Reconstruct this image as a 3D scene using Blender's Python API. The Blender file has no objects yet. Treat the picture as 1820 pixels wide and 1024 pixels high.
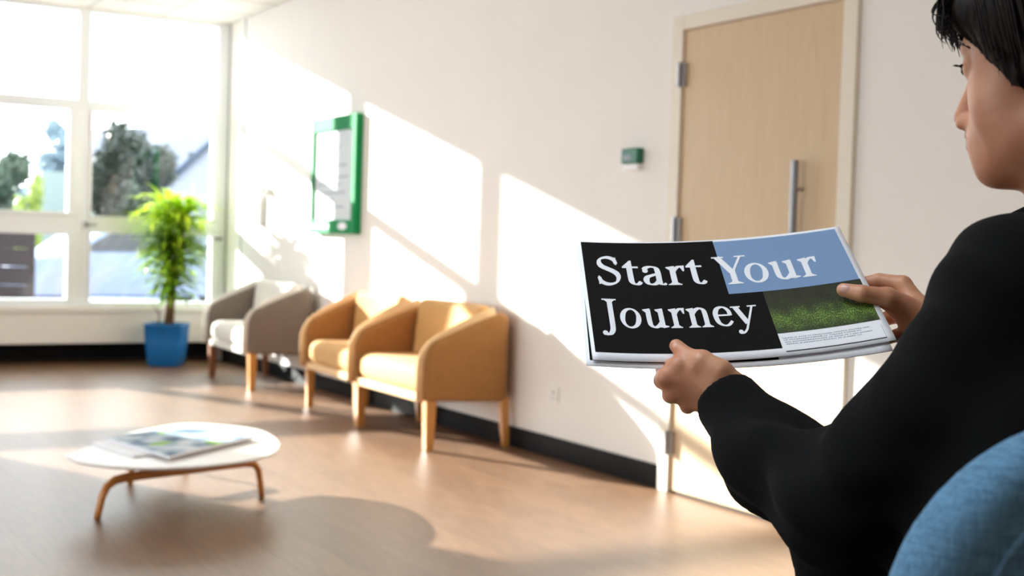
import bpy, bmesh, math, random
import numpy as np
from mathutils import Vector, Matrix
random.seed(7); np.random.seed(7)
SC = bpy.context.scene; COL = SC.collection
PI = math.pi

# ------------------------------------------------------------------ camera
FPX = 2300.0
RM = np.array([[0.51204227, 0.8583868, 0.03138192],
               [-0.04564397, -0.0092921, 0.99891455],
               [-0.85774667, 0.51291887, -0.03442224]])
CAM = np.array([10.51422, -3.622048, 1.1])
def P(px, py, Z):                      # a point at depth Z (m) seen at pixel px,py
    v = np.array([(px-910)/FPX*Z, -(py-512)/FPX*Z, Z])
    return CAM + RM.T @ v
def on_plane(px, py, axis, val):
    d = RM.T @ np.array([(px-910)/FPX, -(py-512)/FPX, 1.0])
    return CAM + d*(val-CAM[axis])/d[axis]
cd = bpy.data.cameras.new('camera'); cam = bpy.data.objects.new('camera', cd); COL.objects.link(cam)
cam.matrix_world = Matrix(((RM[0][0], RM[1][0], -RM[2][0], CAM[0]), (RM[0][1], RM[1][1], -RM[2][1], CAM[1]),
                           (RM[0][2], RM[1][2], -RM[2][2], CAM[2]), (0, 0, 0, 1)))
cd.sensor_width = 36; cd.lens = FPX/1820*36; cd.clip_start = 0.05; cd.clip_end = 500
cd.dof.use_dof = True; cd.dof.focus_distance = 1.66; cd.dof.aperture_fstop = 5.6
SC.camera = cam

# ------------------------------------------------------------------ materials
def lin(c): return tuple(((v/255)/12.92 if v/255 <= .04045 else ((v/255+.055)/1.055)**2.4) for v in c)
class NT:
    def __init__(s, name):
        s.m = bpy.data.materials.new(name); s.m.use_nodes = True; s.t = s.m.node_tree
        s.b = s.t.nodes['Principled BSDF']; s.o = s.t.nodes['Material Output']
    def n(s, typ, **kw):
        nd = s.t.nodes.new(typ)
        for k, v in kw.items():
            if k.startswith('i_'):
                key = k[2:]; key = int(key) if key.isdigit() else key.replace('_', ' ')
                nd.inputs[key].default_value = v
            else: setattr(nd, k, v)
        return nd
    def l(s, a, b): s.t.links.new(a, b)
    def mix(s, fac, a, b, blend='MIX'):
        nd = s.n('ShaderNodeMix', data_type='RGBA', blend_type=blend)
        for idx, v in ((0, fac), (6, a), (7, b)):
            if isinstance(v, (int, float)): nd.inputs[idx].default_value = v
            elif isinstance(v, tuple): nd.inputs[idx].default_value = (*v, 1) if len(v) == 3 else v
            else: s.l(v, nd.inputs[idx])
        return nd.outputs[2]
    def ramp(s, fac, stops):
        nd = s.n('ShaderNodeValToRGB'); r = nd.color_ramp
        while len(r.elements) < len(stops): r.elements.new(.5)
        for e, (p, c) in zip(r.elements, stops): e.position = p; e.color = (*c, 1)
        s.l(fac, nd.inputs[0]); return nd.outputs[0]
    def coord(s, which='Object', scale=(1, 1, 1), rot=(0, 0, 0), loc=(0, 0, 0)):
        tc = s.n('ShaderNodeTexCoord'); mp = s.n('ShaderNodeMapping')
        mp.inputs['Scale'].default_value = scale; mp.inputs['Rotation'].default_value = rot; mp.inputs['Location'].default_value = loc
        s.l(tc.outputs[which], mp.inputs[0]); return mp.outputs[0]
    def noise(s, vec, scale, detail=3, rough=.5):
        nd = s.n('ShaderNodeTexNoise'); nd.inputs['Scale'].default_value = scale; nd.inputs['Detail'].default_value = detail; nd.inputs['Roughness'].default_value = rough
        s.l(vec, nd.inputs['Vector']); return nd.outputs[0]
    def bump(s, h, strength=.2, dist=.01):
        nd = s.n('ShaderNodeBump'); nd.inputs['Strength'].default_value = strength; nd.inputs['Distance'].default_value = dist
        s.l(h, nd.inputs['Height']); s.l(nd.outputs[0], s.b.inputs['Normal'])
    def col(s, c): s.l(c, s.b.inputs['Base Color'])
def simple(name, rgb, rough=.5, metal=0., var=.06, scale=20, bump=0., spec=.5, sheen=0.):
    t = NT(name); c = lin(rgb); v = t.coord()
    n = t.noise(v, scale, 3)
    t.col(t.ramp(n, [(.3, tuple(x*(1-var) for x in c)), (.7, tuple(min(1, x*(1+var)) for x in c))]))
    t.b.inputs['Roughness'].default_value = rough; t.b.inputs['Metallic'].default_value = metal
    t.b.inputs['Specular IOR Level'].default_value = spec
    if sheen: t.b.inputs['Sheen Weight'].default_value = sheen
    if bump: t.bump(t.noise(v, scale*6, 2), bump, .004)
    return t.m
def weave(name, rgb, scale=350, var=.25, rough=.85, blot=.1, sheen=.05):
    t = NT(name); c = lin(rgb); v = t.coord()
    t.b.inputs['Specular IOR Level'].default_value = .2
    w1 = t.n('ShaderNodeTexNoise'); w1.inputs['Scale'].default_value = scale; t.l(t.coord(scale=(1, 1, .12)), w1.inputs['Vector'])
    w2 = t.n('ShaderNodeTexNoise'); w2.inputs['Scale'].default_value = scale; t.l(t.coord(scale=(.12, .12, 1)), w2.inputs['Vector'])
    m = t.n('ShaderNodeMath', operation='ADD'); t.l(w1.outputs[0], m.inputs[0]); t.l(w2.outputs[0], m.inputs[1])
    h = t.n('ShaderNodeMath', operation='MULTIPLY'); h.inputs[1].default_value = .5; t.l(m.outputs[0], h.inputs[0])
    base = t.ramp(h.outputs[0], [(.35, tuple(x*(1-var) for x in c)), (.65, tuple(min(1, x*(1+var)) for x in c))])
    b2 = t.ramp(t.noise(v, 9), [(.3, (1-blot,)*3), (.7, (1, 1, 1))])
    t.col(t.mix(1.0, base, b2, 'MULTIPLY')); t.b.inputs['Roughness'].default_value = rough
    t.b.inputs['Sheen Weight'].default_value = sheen
    t.bump(h.outputs[0], .25, .002)
    return t.m
def wood(name, rgb, rgb2, axis='Z', scale=6, rough=.45, stretch=14):
    t = NT(name); sc = [stretch]*3; sc['XYZ'.index(axis)] = 1
    v = t.coord(scale=tuple(sc)); n = t.noise(v, scale, 6, .6)
    t.col(t.ramp(n, [(.25, lin(rgb2)), (.75, lin(rgb))])); t.b.inputs['Roughness'].default_value = rough
    t.bump(n, .05, .002); return t.m

M = {}
M['wall'] = simple('wall_paint', (240, 235, 230), .75, var=.012, scale=3, bump=.04)
M['ceiling'] = simple('ceiling_tile', (238, 234, 228), .85, var=.02, scale=4, bump=.06)
M['grid'] = simple('ceiling_grid_metal', (205, 202, 198), .6)
M['frame'] = simple('white_window_aluminium', (240, 243, 246), .4, var=.01)
M['gasket'] = simple('grey_gasket', (140, 152, 166), .6)
M['sill'] = simple('white_sill', (240, 238, 234), .35, var=.01)
M['base'] = simple('black_rubber_baseboard', (20, 19, 20), .7, spec=.2)
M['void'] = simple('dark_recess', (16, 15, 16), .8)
M['doorwood'] = wood('pale_ash_veneer', (216, 190, 154), (205, 176, 139), 'Z', 5, .42, 16)
M['doorframe'] = simple('cream_painted_frame', (232, 222, 206), .45, var=.01)
M['steel'] = simple('brushed_steel', (176, 176, 180), .35, 1., var=.05, scale=30)
M['steel_grey'] = simple('satin_grey_metal', (150, 150, 156), .4, .6)
M['green'] = simple('green_painted_frame', (24, 134, 78), .7, spec=.12)
M['green_dark'] = simple('dark_green_plastic', (22, 104, 78), .35)
M['white_pl'] = simple('white_plastic', (238, 238, 238), .35, var=.01)
M['paper'] = simple('white_paper', (236, 236, 242), .55, var=.01)
M['ink_grey'] = simple('grey_print', (150, 160, 170), .6)
M['ink_dark'] = simple('dark_print', (48, 48, 54), .6)
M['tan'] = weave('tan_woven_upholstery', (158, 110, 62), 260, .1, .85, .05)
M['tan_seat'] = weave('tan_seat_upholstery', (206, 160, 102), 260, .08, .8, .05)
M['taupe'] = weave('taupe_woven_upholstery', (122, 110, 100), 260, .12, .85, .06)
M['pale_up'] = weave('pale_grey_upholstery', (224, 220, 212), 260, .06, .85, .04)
M['tan_sunlit_edge'] = weave('sunlit_tan_edge_upholstery', (226, 188, 142), 260, .06, .8, .04)  # tan cloth lightened: sunlight on arm edges and rail put into the colour
M['oak'] = wood('oak_leg', (206, 146, 76), (182, 120, 56), 'Z', 8, .4)
M['oak_dark'] = wood('walnut_leg', (150, 96, 60), (120, 74, 44), 'Z', 8, .4)
M['bent'] = wood('bentwood_oak', (200, 130, 58), (176, 106, 40), 'Y', 8, .35, 8)
M['tabletop'] = simple('white_laminate_tabletop', (228, 222, 218), .4, var=.01)
M['bluepot'] = simple('blue_plastic_pot', (8, 108, 178), .38, var=.04)
M['soil'] = simple('dark_soil', (52, 38, 28), .95, var=.4, scale=80, bump=.6)
M['stem'] = simple('brown_plant_stem', (104, 72, 40), .8, var=.25, scale=60, bump=.4)
M['bluefab'] = weave('blue_woven_chair_fabric', (94, 134, 166), 420, .32, .95, .15)
M['black'] = weave('black_jacket_cloth', (5, 5, 6), 300, .2, .95, .2, 0)
M['trouser'] = weave('black_trouser_cloth', (6, 6, 7), 300, .2, .9, .2, 0)
M['shoe'] = simple('black_leather', (18, 17, 17), .4)
M['print_black'] = simple('black_print', (3, 3, 4), .65, var=.02, spec=.12)
M['print_blue'] = simple('steel_blue_print', (116, 146, 186), .5, var=.015, scale=200)
M['nail'] = simple('fingernail', (214, 160, 146), .25, var=.02)
M['lip'] = simple('lip_skin', (150, 84, 76), .45, var=.05)
M['eyewhite'] = simple('eye_white', (220, 214, 208), .2, var=.02)
M['iris'] = simple('dark_iris', (46, 34, 28), .15)
def skin():
    t = NT('skin'); v = t.coord(); c = lin((206, 150, 116)); c2 = lin((188, 124, 94))
    n = t.noise(v, 26, 4); n2 = t.noise(v, 400, 2)
    t.col(t.ramp(n, [(.3, c2), (.7, c)])); t.b.inputs['Roughness'].default_value = .48
    t.b.inputs['Subsurface Weight'].default_value = .12; t.b.inputs['Subsurface Radius'].default_value = (.01, .004, .002)
    t.bump(n2, .12, .0015); return t.m
M['skin'] = skin()
def hairm():
    t = NT('dark_brown_hair'); v = t.coord(scale=(60, 60, 6)); n = t.noise(v, 4, 4)
    t.col(t.ramp(n, [(.3, lin((12, 8, 7))), (.75, lin((38, 23, 18)))])); t.b.inputs['Specular IOR Level'].default_value = .15; t.b.inputs['Roughness'].default_value = .6
    t.bump(n, .4, .003); return t.m
M['hair'] = hairm()
def leafm(name, c1, c2, trans=.35):
    t = NT(name); v = t.coord(); n = t.noise(v, 7, 3)
    c = t.ramp(n, [(.3, lin(c1)), (.7, lin(c2))]); t.col(c)
    t.b.inputs['Roughness'].default_value = .28
    tr = t.n('ShaderNodeBsdfTranslucent'); t.l(c, tr.inputs[0])
    mx = t.n('ShaderNodeMixShader'); mx.inputs[0].default_value = trans
    t.l(t.b.outputs[0], mx.inputs[1]); t.l(tr.outputs[0], mx.inputs[2]); t.l(mx.outputs[0], t.o.inputs[0]); return t.m
M['leaf'] = leafm('green_leaf', (70, 120, 30), (150, 180, 50), .45)
M['leaf_young'] = leafm('yellow_green_leaf', (140, 190, 30), (206, 222, 60), .5)
M['conifer'] = leafm('dark_evergreen', (22, 33, 25), (42, 55, 39), .1)
M['bush'] = leafm('yellow_green_bush', (110, 130, 50), (150, 164, 70), .3)
M['hedge'] = leafm('dull_green_hedge', (44, 60, 48), (70, 86, 62), .15)
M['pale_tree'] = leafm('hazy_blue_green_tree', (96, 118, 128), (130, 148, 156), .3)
def glass():
    t = NT('window_glass'); tr = t.n('ShaderNodeBsdfTransparent'); tr.inputs[0].default_value = (.96, .985, .98, 1)
    gl = t.n('ShaderNodeBsdfGlossy'); gl.inputs['Roughness'].default_value = .02
    fr = t.n('ShaderNodeFresnel'); fr.inputs[0].default_value = 1.35
    mx = t.n('ShaderNodeMixShader'); t.l(fr.outputs[0], mx.inputs[0]); t.l(tr.outputs[0], mx.inputs[1]); t.l(gl.outputs[0], mx.inputs[2])
    t.l(mx.outputs[0], t.o.inputs[0]); return t.m
M['glass'] = glass()
def floorm():
    t = NT('oak_vinyl_plank_floor')
    v = t.coord('Object')
    br = t.n('ShaderNodeTexBrick'); br.offset = .37; br.inputs['Scale'].default_value = 1
    br.inputs['Brick Width'].default_value = 1.22; br.inputs['Row Height'].default_value = .184
    br.inputs['Mortar Size'].default_value = .0012; br.inputs['Mortar Smooth'].default_value = .1; br.inputs['Bias'].default_value = 0
    br.inputs['Color1'].default_value = (0, 0, 0, 1); br.inputs['Color2'].default_value = (1, 1, 1, 1); br.inputs['Mortar'].default_value = (.5, .5, .5, 1)
    t.l(v, br.inputs['Vector'])
    grain = t.noise(t.coord(scale=(1.2, 16, 16)), 5, 7, .62)
    big = t.noise(t.coord(scale=(.8, 5, 5)), 2.2, 3)
    g = t.ramp(grain, [(.25, lin((100, 74, 55))), (.5, lin((128, 98, 75))), (.75, lin((154, 121, 95)))])
    pl = t.ramp(br.outputs['Color'], [(0, (.84, .83, .82)), (1, (1.0, 1.0, 1.0))])
    c = t.mix(1., g, pl, 'MULTIPLY')
    c = t.mix(.5, c, t.ramp(big, [(.3, (.78, .76, .74)), (.7, (1, 1, 1))]), 'MULTIPLY')
    c = t.mix(br.outputs['Fac'], c, lin((92, 66, 50)))
    t.col(c)
    r = t.n('ShaderNodeMapRange'); r.inputs['To Min'].default_value = .34; r.inputs['To Max'].default_value = .5; t.l(grain, r.inputs[0]); t.l(r.outputs[0], t.b.inputs['Roughness'])
    t.b.inputs['Specular IOR Level'].default_value = .42; t.b.inputs['Coat Weight'].default_value = .04; t.b.inputs['Coat Roughness'].default_value = .34
    t.bump(grain, .06, .002); return t.m
M['floor'] = floorm()

# ------------------------------------------------------------------ object helpers
def new_obj(name, me, mat, parent=None, loc=None, smooth=False):
    o = bpy.data.objects.new(name, me); COL.objects.link(o)
    for m in (mat if isinstance(mat, (list, tuple)) else [mat]):
        if m is not None: me.materials.append(m)
    if parent is not None: o.parent = parent
    if loc is not None: o.location = loc
    if smooth: me.shade_smooth()
    return o
def raw(name, v, f, mat, parent=None, loc=None, smooth=False):
    me = bpy.data.meshes.new(name)
    me.from_pydata([tuple(map(float, x)) for x in v], [], [tuple(map(int, x)) for x in f]); me.update()
    return new_obj(name, me, mat, parent, loc, smooth)
class MB:
    def __init__(s): s.v = []; s.f = []
    def add(s, v, f):
        b = len(s.v); s.v += [tuple(map(float, x)) for x in v]; s.f += [tuple(b+i for i in q) for q in f]; return s
    def box(s, lo, hi):
        x0, y0, z0 = lo; x1, y1, z1 = hi
        return s.add([(x0,y0,z0),(x1,y0,z0),(x1,y1,z0),(x0,y1,z0),(x0,y0,z1),(x1,y0,z1),(x1,y1,z1),(x0,y1,z1)],
                     [(0,3,2,1),(4,5,6,7),(0,1,5,4),(1,2,6,5),(2,3,7,6),(3,0,4,7)])
    def tube(s, path, rad, seg=10, flat=None):
        path = [Vector(map(float, p)) for p in path]; n = len(path)
        rad = [rad]*n if isinstance(rad, (int, float)) else rad
        rings = []; prev = None
        for i, p in enumerate(path):
            t = (path[min(i+1, n-1)]-path[max(i-1, 0)]).normalized()
            if prev is None:
                a = Vector((0, 0, 1)) if abs(t.z) < .9 else Vector((1, 0, 0))
                u = t.cross(a).normalized()
            else: u = (prev - t*prev.dot(t)).normalized()
            prev = u; w = t.cross(u)
            r = rad[i]; ru, rw = (r if isinstance(r, (tuple, list)) else (r, r))
            rings.append([p+u*ru*math.cos(2*PI*k/seg)+w*rw*math.sin(2*PI*k/seg) for k in range(seg)])
        v = [q for r in rings for q in r]; f = []
        for i in range(n-1):
            for k in range(seg):
                f.append((i*seg+k, i*seg+(k+1) % seg, (i+1)*seg+(k+1) % seg, (i+1)*seg+k))
        f.append(tuple(range(seg))[::-1]); f.append(tuple((n-1)*seg+k for k in range(seg)))
        return s.add(v, f)
    def lathe(s, prof, c=(0, 0, 0), seg=24, sx=1, sy=1):
        v = []; f = []; n = len(prof)
        for r, z in prof:
            for k in range(seg): v.append((c[0]+r*sx*math.cos(2*PI*k/seg), c[1]+r*sy*math.sin(2*PI*k/seg), c[2]+z))
        for i in range(n-1):
            for k in range(seg): f.append((i*seg+k, i*seg+(k+1) % seg, (i+1)*seg+(k+1) % seg, (i+1)*seg+k))
        f.append(tuple(range(seg))[::-1]); f.append(tuple((n-1)*seg+k for k in range(seg)))
        return s.add(v, f)
    def prism(s, pts, z0, z1, fn=lambda x, y, z: (x, y, z)):
        n = len(pts); v = [fn(x, y, z0) for x, y in pts]+[fn(x, y, z1) for x, y in pts]
        f = [tuple(range(n))[::-1], tuple(range(n, 2*n))]+[(i, (i+1) % n, n+(i+1) % n, n+i) for i in range(n)]
        return s.add(v, f)
    def build(s, name, mat, parent=None, loc=None, smooth=False, bevel=0, seg=2):
        me = bpy.data.meshes.new(name)
        bm = bmesh.new(); vs = [bm.verts.new(v) for v in s.v]
        for q in s.f:
            try: bm.faces.new([vs[i] for i in q])
            except ValueError: pass
        bmesh.ops.recalc_face_normals(bm, faces=bm.faces)
        if bevel:
            ed = [e for e in bm.edges if len(e.link_faces) == 2 and e.calc_face_angle(0) > .5]
            bmesh.ops.bevel(bm, geom=ed, offset=bevel, segments=seg, profile=.5, affect='EDGES', clamp_overlap=True)
        bm.to_mesh(me); bm.free()
        o = new_obj(name, me, mat, parent, loc)
        if smooth: me.shade_smooth()
        elif bevel: me.shade_auto_smooth(angle=.6) if hasattr(me, 'shade_auto_smooth') else None
        return o
def box(name, lo, hi, mat, parent=None, bevel=0, loc=None): return MB().box(lo, hi).build(name, mat, parent, loc, bevel=bevel)
def tag(o, label=None, cat=None, group=None, kind=None):
    if label: o['label'] = label
    if cat: o['category'] = cat
    if group: o['group'] = group
    if kind: o['kind'] = kind
    return o
def empty(name, loc=(0, 0, 0), rz=0):
    o = bpy.data.objects.new(name, None); COL.objects.link(o); o.location = tuple(map(float, loc)); o.rotation_euler = (0, 0, rz); o.empty_display_size = .1
    return o
def copy_tree(o, parent=None):
    c = o.copy(); COL.objects.link(c)
    if parent is not None: c.parent = parent
    for ch in [x for x in bpy.data.objects if x.parent == o]: copy_tree(ch, c)
    return c

# ------------------------------------------------------------------ signed distance shapes -> smooth meshes
def s_cap(p, a, b, ra, rb=None):
    a = np.asarray(a, np.float32); b = np.asarray(b, np.float32); rb = ra if rb is None else rb
    ab = b-a; h = np.clip(((p-a) @ ab)/max(float(ab @ ab), 1e-12), 0, 1)
    return np.sqrt(((p-a-h[:, None]*ab)**2).sum(1)) - (ra+(rb-ra)*h)
def s_ell(p, c, r, R=None):
    q = p-np.asarray(c, np.float32)
    if R is not None: q = q @ np.asarray(R, np.float32).T
    r = np.asarray(r, np.float32)
    k0 = np.sqrt(((q/r)**2).sum(1)); k1 = np.sqrt(((q/(r*r))**2).sum(1))+1e-9
    return k0*(k0-1)/k1
def s_box(p, c, h, r=0., R=None):
    q = p-np.asarray(c, np.float32)
    if R is not None: q = q @ np.asarray(R, np.float32).T
    d = np.abs(q)-(np.asarray(h, np.float32)-r)
    return np.sqrt((np.maximum(d, 0)**2).sum(1))+np.minimum(d.max(1), 0)-r
def smin(a, b, k):
    h = np.clip(.5+.5*(b-a)/k, 0, 1); return b+(a-b)*h-k*h*(1-h)
def smax(a, b, k): return -smin(-a, -b, k)
def sdf_mesh(fn, lo, hi, h, B=12, slack=1.6):
    lo = np.asarray(lo, float); hi = np.asarray(hi, float)
    nb = np.maximum(1, np.ceil((hi-lo)/(h*B))).astype(int)
    bi = np.stack(np.meshgrid(*[np.arange(n) for n in nb], indexing='ij'), -1).reshape(-1, 3)
    cen = (lo+(bi+.5)*B*h).astype(np.float32)
    keep = []
    for i in range(0, len(cen), 200000): keep.append(np.abs(fn(cen[i:i+200000])) < B*h*.87*slack)
    bi = bi[np.concatenate(keep)]
    loc = np.stack(np.meshgrid(*[np.arange(B+1)]*3, indexing='ij'), -1).reshape(-1, 3)
    N = nb*B+4; stride = np.array([N[1]*N[2], N[2], 1], np.int64)
    CID, CP, QD = [], [], []
    corners = [(0,0,0),(1,0,0),(0,1,0),(1,1,0),(0,0,1),(1,0,1),(0,1,1),(1,1,1)]
    edges = [(0,1),(2,3),(4,5),(6,7),(0,2),(1,3),(4,6),(5,7),(0,4),(1,5),(2,6),(3,7)]
    step = 120
    for s in range(0, len(bi), step):
        b = bi[s:s+step]; gi = b[:, None, :]*B+loc[None]
        pts = (lo+gi.reshape(-1, 3)*h).astype(np.float32)
        val = np.asarray(fn(pts), np.float32).reshape(len(b), B+1, B+1, B+1)
        val = np.where(np.abs(val) < 1e-9, 1e-9, val)
        cv = [val[:, x:x+B, y:y+B, z:z+B] for x, y, z in corners]
        neg = sum((c < 0).astype(np.int8) for c in cv); act = (neg > 0) & (neg < 8)
        ib, ix, iy, iz = np.nonzero(act)
        if len(ib):
            cvs = [c[ib, ix, iy, iz] for c in cv]; acc = np.zeros((len(ib), 3)); cnt = np.zeros(len(ib))
            for e0, e1 in edges:
                a, c = cvs[e0], cvs[e1]; m = (a < 0) != (c < 0); t = np.where(m, a/np.where(m, a-c, 1), 0)
                p0 = np.array(corners[e0], float); p1 = np.array(corners[e1], float)
                acc += m[:, None]*(p0+t[:, None]*(p1-p0)); cnt += m
            g = b[ib]*B+np.stack([ix, iy, iz], 1)
            CID.append((g+1) @ stride); CP.append(lo+(g+acc/cnt[:, None])*h)
        for ax in range(3):
            sl0 = [slice(0, B)]*3; sl1 = list(sl0); sl1[ax] = slice(1, B+1)
            a = val[(slice(None), *sl0)]; c = val[(slice(None), *sl1)]
            jb, jx, jy, jz = np.nonzero((a < 0) != (c < 0))
            if not len(jb): continue
            g = b[jb]*B+np.stack([jx, jy, jz], 1); base = (g+1) @ stride
            u, w = (ax+1) % 3, (ax+2) % 3
            q = np.stack([base-stride[u]-stride[w], base-stride[w], base, base-stride[u]], 1)
            fl = a[jb, jx, jy, jz] > 0
            q[fl] = q[fl][:, ::-1]; QD.append(q)
    cid = np.concatenate(CID); cp = np.concatenate(CP); q = np.concatenate(QD)
    o = np.argsort(cid); cid = cid[o]; cp = cp[o]
    idx = np.searchsorted(cid, q); idx = np.minimum(idx, len(cid)-1)
    ok = (cid[idx] == q).all(1)
    return cp, idx[ok]
def np_mesh(name, v, f):
    me = bpy.data.meshes.new(name); me.vertices.add(len(v)); me.vertices.foreach_set('co', np.asarray(v, np.float32).ravel())
    me.loops.add(f.size); me.loops.foreach_set('vertex_index', f.astype(np.int32).ravel())
    me.polygons.add(len(f)); me.polygons.foreach_set('loop_start', np.arange(0, f.size, f.shape[1], dtype=np.int32))
    me.update(calc_edges=True); me.validate(); me.shade_smooth(); return me
def sdf_obj(name, fn, lo, hi, h, mat, parent=None, loc=None, origin=(0, 0, 0)):
    v, f = sdf_mesh(fn, lo, hi, h)
    return new_obj(name, np_mesh(name, v-np.asarray(origin, float), f), mat, parent, loc)
SUN_E, SKY_E, EXPO = 15, 3.8, 0.9
# ================================================================== THE SETTING
XW, CH, HEAD, SILL = -.45, 2.915, 2.905, .47
X1, Y1 = 12.6, -7.0
S = 'structure'
tag(box('floor', (-.80, Y1, -.1), (X1, 0.0, 0), M['floor']), kind=S)
# right-hand wall with the door opening
DX0, DX1, DZ = 5.905, 6.885, 2.075
mb = MB(); mb.box((-.8, 0, 0), (DX0-.02, .2, CH+.1)); mb.box((DX1+.02, 0, 0), (X1, .2, CH+.1)); mb.box((DX0-.02, 0, DZ+.02), (DX1+.02, .2, CH+.1))
tag(mb.build('wall_right', M['wall']), kind=S)
LWX0, LWX1, LWZ0, LWZ1 = 1.6, 8.6, .45, 2.1        # unseen long window in the left wall, added to brighten the room
mb = MB(); mb.box((-.8, Y1-.2, 0), (LWX0, Y1, CH+.1)); mb.box((LWX1, Y1-.2, 0), (X1, Y1, CH+.1)); mb.box((LWX0, Y1-.2, 0), (LWX1, Y1, LWZ0)); mb.box((LWX0, Y1-.2, LWZ1), (LWX1, Y1, CH+.1))
tag(mb.build('wall_left', M['wall']), kind=S)
w4 = tag(empty('window_4', ((LWX0+LWX1)/2, Y1-.1, LWZ0)), kind=S); hw4 = (LWX1-LWX0)/2; hh4 = LWZ1-LWZ0
fr = MB()
for xx in (-hw4, -hw4*.5, -.03, hw4*.5, hw4-.06): fr.box((xx, -.04, 0), (xx+.06, .04, hh4))
for zz in (0, hh4-.06, hh4*.6): fr.box((-hw4+.06, -.04, zz), (hw4-.06, .04, zz+.06))
fr.build('window_frame', M['frame'], w4, bevel=.004)
box('pane', (-hw4+.06, -.006, .06), (hw4-.06, .006, hh4-.06), M['glass'], w4)
tag(box('wall_front', (X1, Y1-.2, 0), (X1+.2, .2, CH+.1), M['wall']), kind=S)
WEND = -4.62
mb = MB(); mb.box((-.8, Y1, 0), (-.40, WEND, CH)); mb.box((-.62, Y1, HEAD), (-.40, 0, CH+.1))
tag(mb.build('wall_back', M['wall']), kind=S)
# low casing under the window with a dark toe recess
tag(box('trim_1', (-.62, WEND, .17), (-.36, 0, .432), M['wall'], bevel=.004), kind=S)
tag(box('trim_2', (-.62, WEND, .432), (-.33, 0, .48), M['sill'], bevel=.006), kind=S)
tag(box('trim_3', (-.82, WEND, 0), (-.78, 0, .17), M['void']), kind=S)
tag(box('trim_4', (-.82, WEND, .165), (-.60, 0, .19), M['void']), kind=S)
# ceiling of square tiles with a thin grid
RX0, RX1, RY0, RY1 = 7.4, 9.7, -4.7, -2.75            # unseen rooflight, added to light the brochures and the person from above
mb = MB(); mb.box((-.62, Y1, CH), (RX0, 0, CH+.12)); mb.box((RX1, Y1, CH), (X1, 0, CH+.12)); mb.box((RX0, Y1, CH), (RX1, RY0, CH+.12)); mb.box((RX0, RY1, CH), (RX1, 0, CH+.12))
tag(mb.build('ceiling', M['ceiling']), kind=S)
w5 = tag(empty('window_5', ((RX0+RX1)/2, (RY0+RY1)/2, CH+.12)), kind=S); ax5, ay5 = (RX1-RX0)/2, (RY1-RY0)/2
fr = MB()
fr.box((-ax5, -ay5, 0), (-ax5+.06, ay5, .3)); fr.box((ax5-.06, -ay5, 0), (ax5, ay5, .3)); fr.box((-ax5+.06, -ay5, 0), (ax5-.06, -ay5+.06, .3)); fr.box((-ax5+.06, ay5-.06, 0), (ax5-.06, ay5, .3))
fr.build('window_frame', M['frame'], w5, bevel=.004)
box('pane', (-ax5+.06, -ay5+.06, .2), (ax5-.06, ay5-.06, .212), M['glass'], w5)
mb = MB()
for i in range(1, 13): mb.box((-.45+.6*i-.012, Y1, CH-.004), (-.45+.6*i+.012, 0, CH+.01))
for j in range(1, 12): mb.box((-.45, -.6*j-.012, CH-.0035), (RX0-.1, -.6*j+.012, CH+.01))
tag(mb.build('trim_5', M['grid']), kind=S)
# black baseboards
tag(box('baseboard_right', (-.4, -.014, 0), (5.815, 0.001, .108), M['base'], bevel=.003), kind=S)
tag(box('baseboard_front', (6.97, -.014, 0), (X1, 0.001, .108), M['base'], bevel=.003), kind=S)
tag(box('baseboard_left', (-.4, Y1-.001, 0), (X1, Y1+.014, .108), M['base'], bevel=.003), kind=S)

# windows: bay 1 next to the corner, bay 2, and one wide bay beyond the frame
def window(n, y0, y1, low, uz, sash):
    w = tag(empty('window_%d' % n, (XW, (y0+y1)/2, SILL)), kind=S)
    L = Vector((XW, (y0+y1)/2, SILL))
    def bx(name, lo, hi, m, bev=.004): return box(name, Vector(lo)-L, Vector(hi)-L, m, w, bev)
    t0, t1 = uz
    a, b = XW-.05, XW+.04
    fr = MB(); d = lambda lo, hi: fr.box(Vector(lo)-L, Vector(hi)-L)
    d((a, y0, SILL), (b, y0+.05, HEAD)); d((a, y1-.05, SILL), (b, y1, HEAD)); d((a, y0+.05, HEAD-.025), (b, y1-.05, HEAD))
    d((a, y0+.05, t0), (b, y1-.05, t1)); d((a, y0+.05, 1.09), (b, y1-.05, 1.21)); d((a, y0+.05, SILL), (b, y1-.05, SILL+.03))
    fr.build('window_frame', M['frame'], w, bevel=.004)
    s = sash
    for (z0, z1) in ((SILL+.03, 1.09), (1.21, t0)):
        sm = MB(); e = lambda lo, hi: sm.box(Vector(lo)-L, Vector(hi)-L)
        e((a+.01, y0+.05, z0), (b+.012, y0+.05+s, z1)); e((a+.01, y1-.05-s, z0), (b+.012, y1-.05, z1))
        e((a+.01, y0+.05+s, z0), (b+.012, y1-.05-s, z0+s*.5)); e((a+.01, y0+.05+s, z1-s*.5), (b+.012, y1-.05-s, z1))
        so = sm.build('sash', M['frame'], w, bevel=.004)
        MB().box(Vector((XW-.006, y0+.05+s, z0+s*.5))-L, Vector((XW+.006, y1-.05-s, z1-s*.5))-L).build('pane', M['glass'], so)
    bx('pane', (XW-.006, y0+.05, t1), (XW+.006, y1-.05, HEAD-.025), M['glass'], 0)
    return w, L
w1, L1 = window(1, -1.215, -.055, 0, (2.085, 2.16), .022)
w2, L2 = window(2, -2.03, -1.215, 0, (2.11, 2.165), .065)
w3, L3 = window(3, WEND, -2.03, 0, (2.10, 2.165), .03)
h = MB(); h.box(Vector((XW+.045, -1.19, 1.125))-L1, Vector((XW+.075, -1.165, 1.165))-L1); h.box(Vector((XW+.06, -1.19, 1.14))-L1, Vector((XW+.075, -1.10, 1.155))-L1)
h.build('window_handle', M['steel_grey'], w1, bevel=.003)
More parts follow.
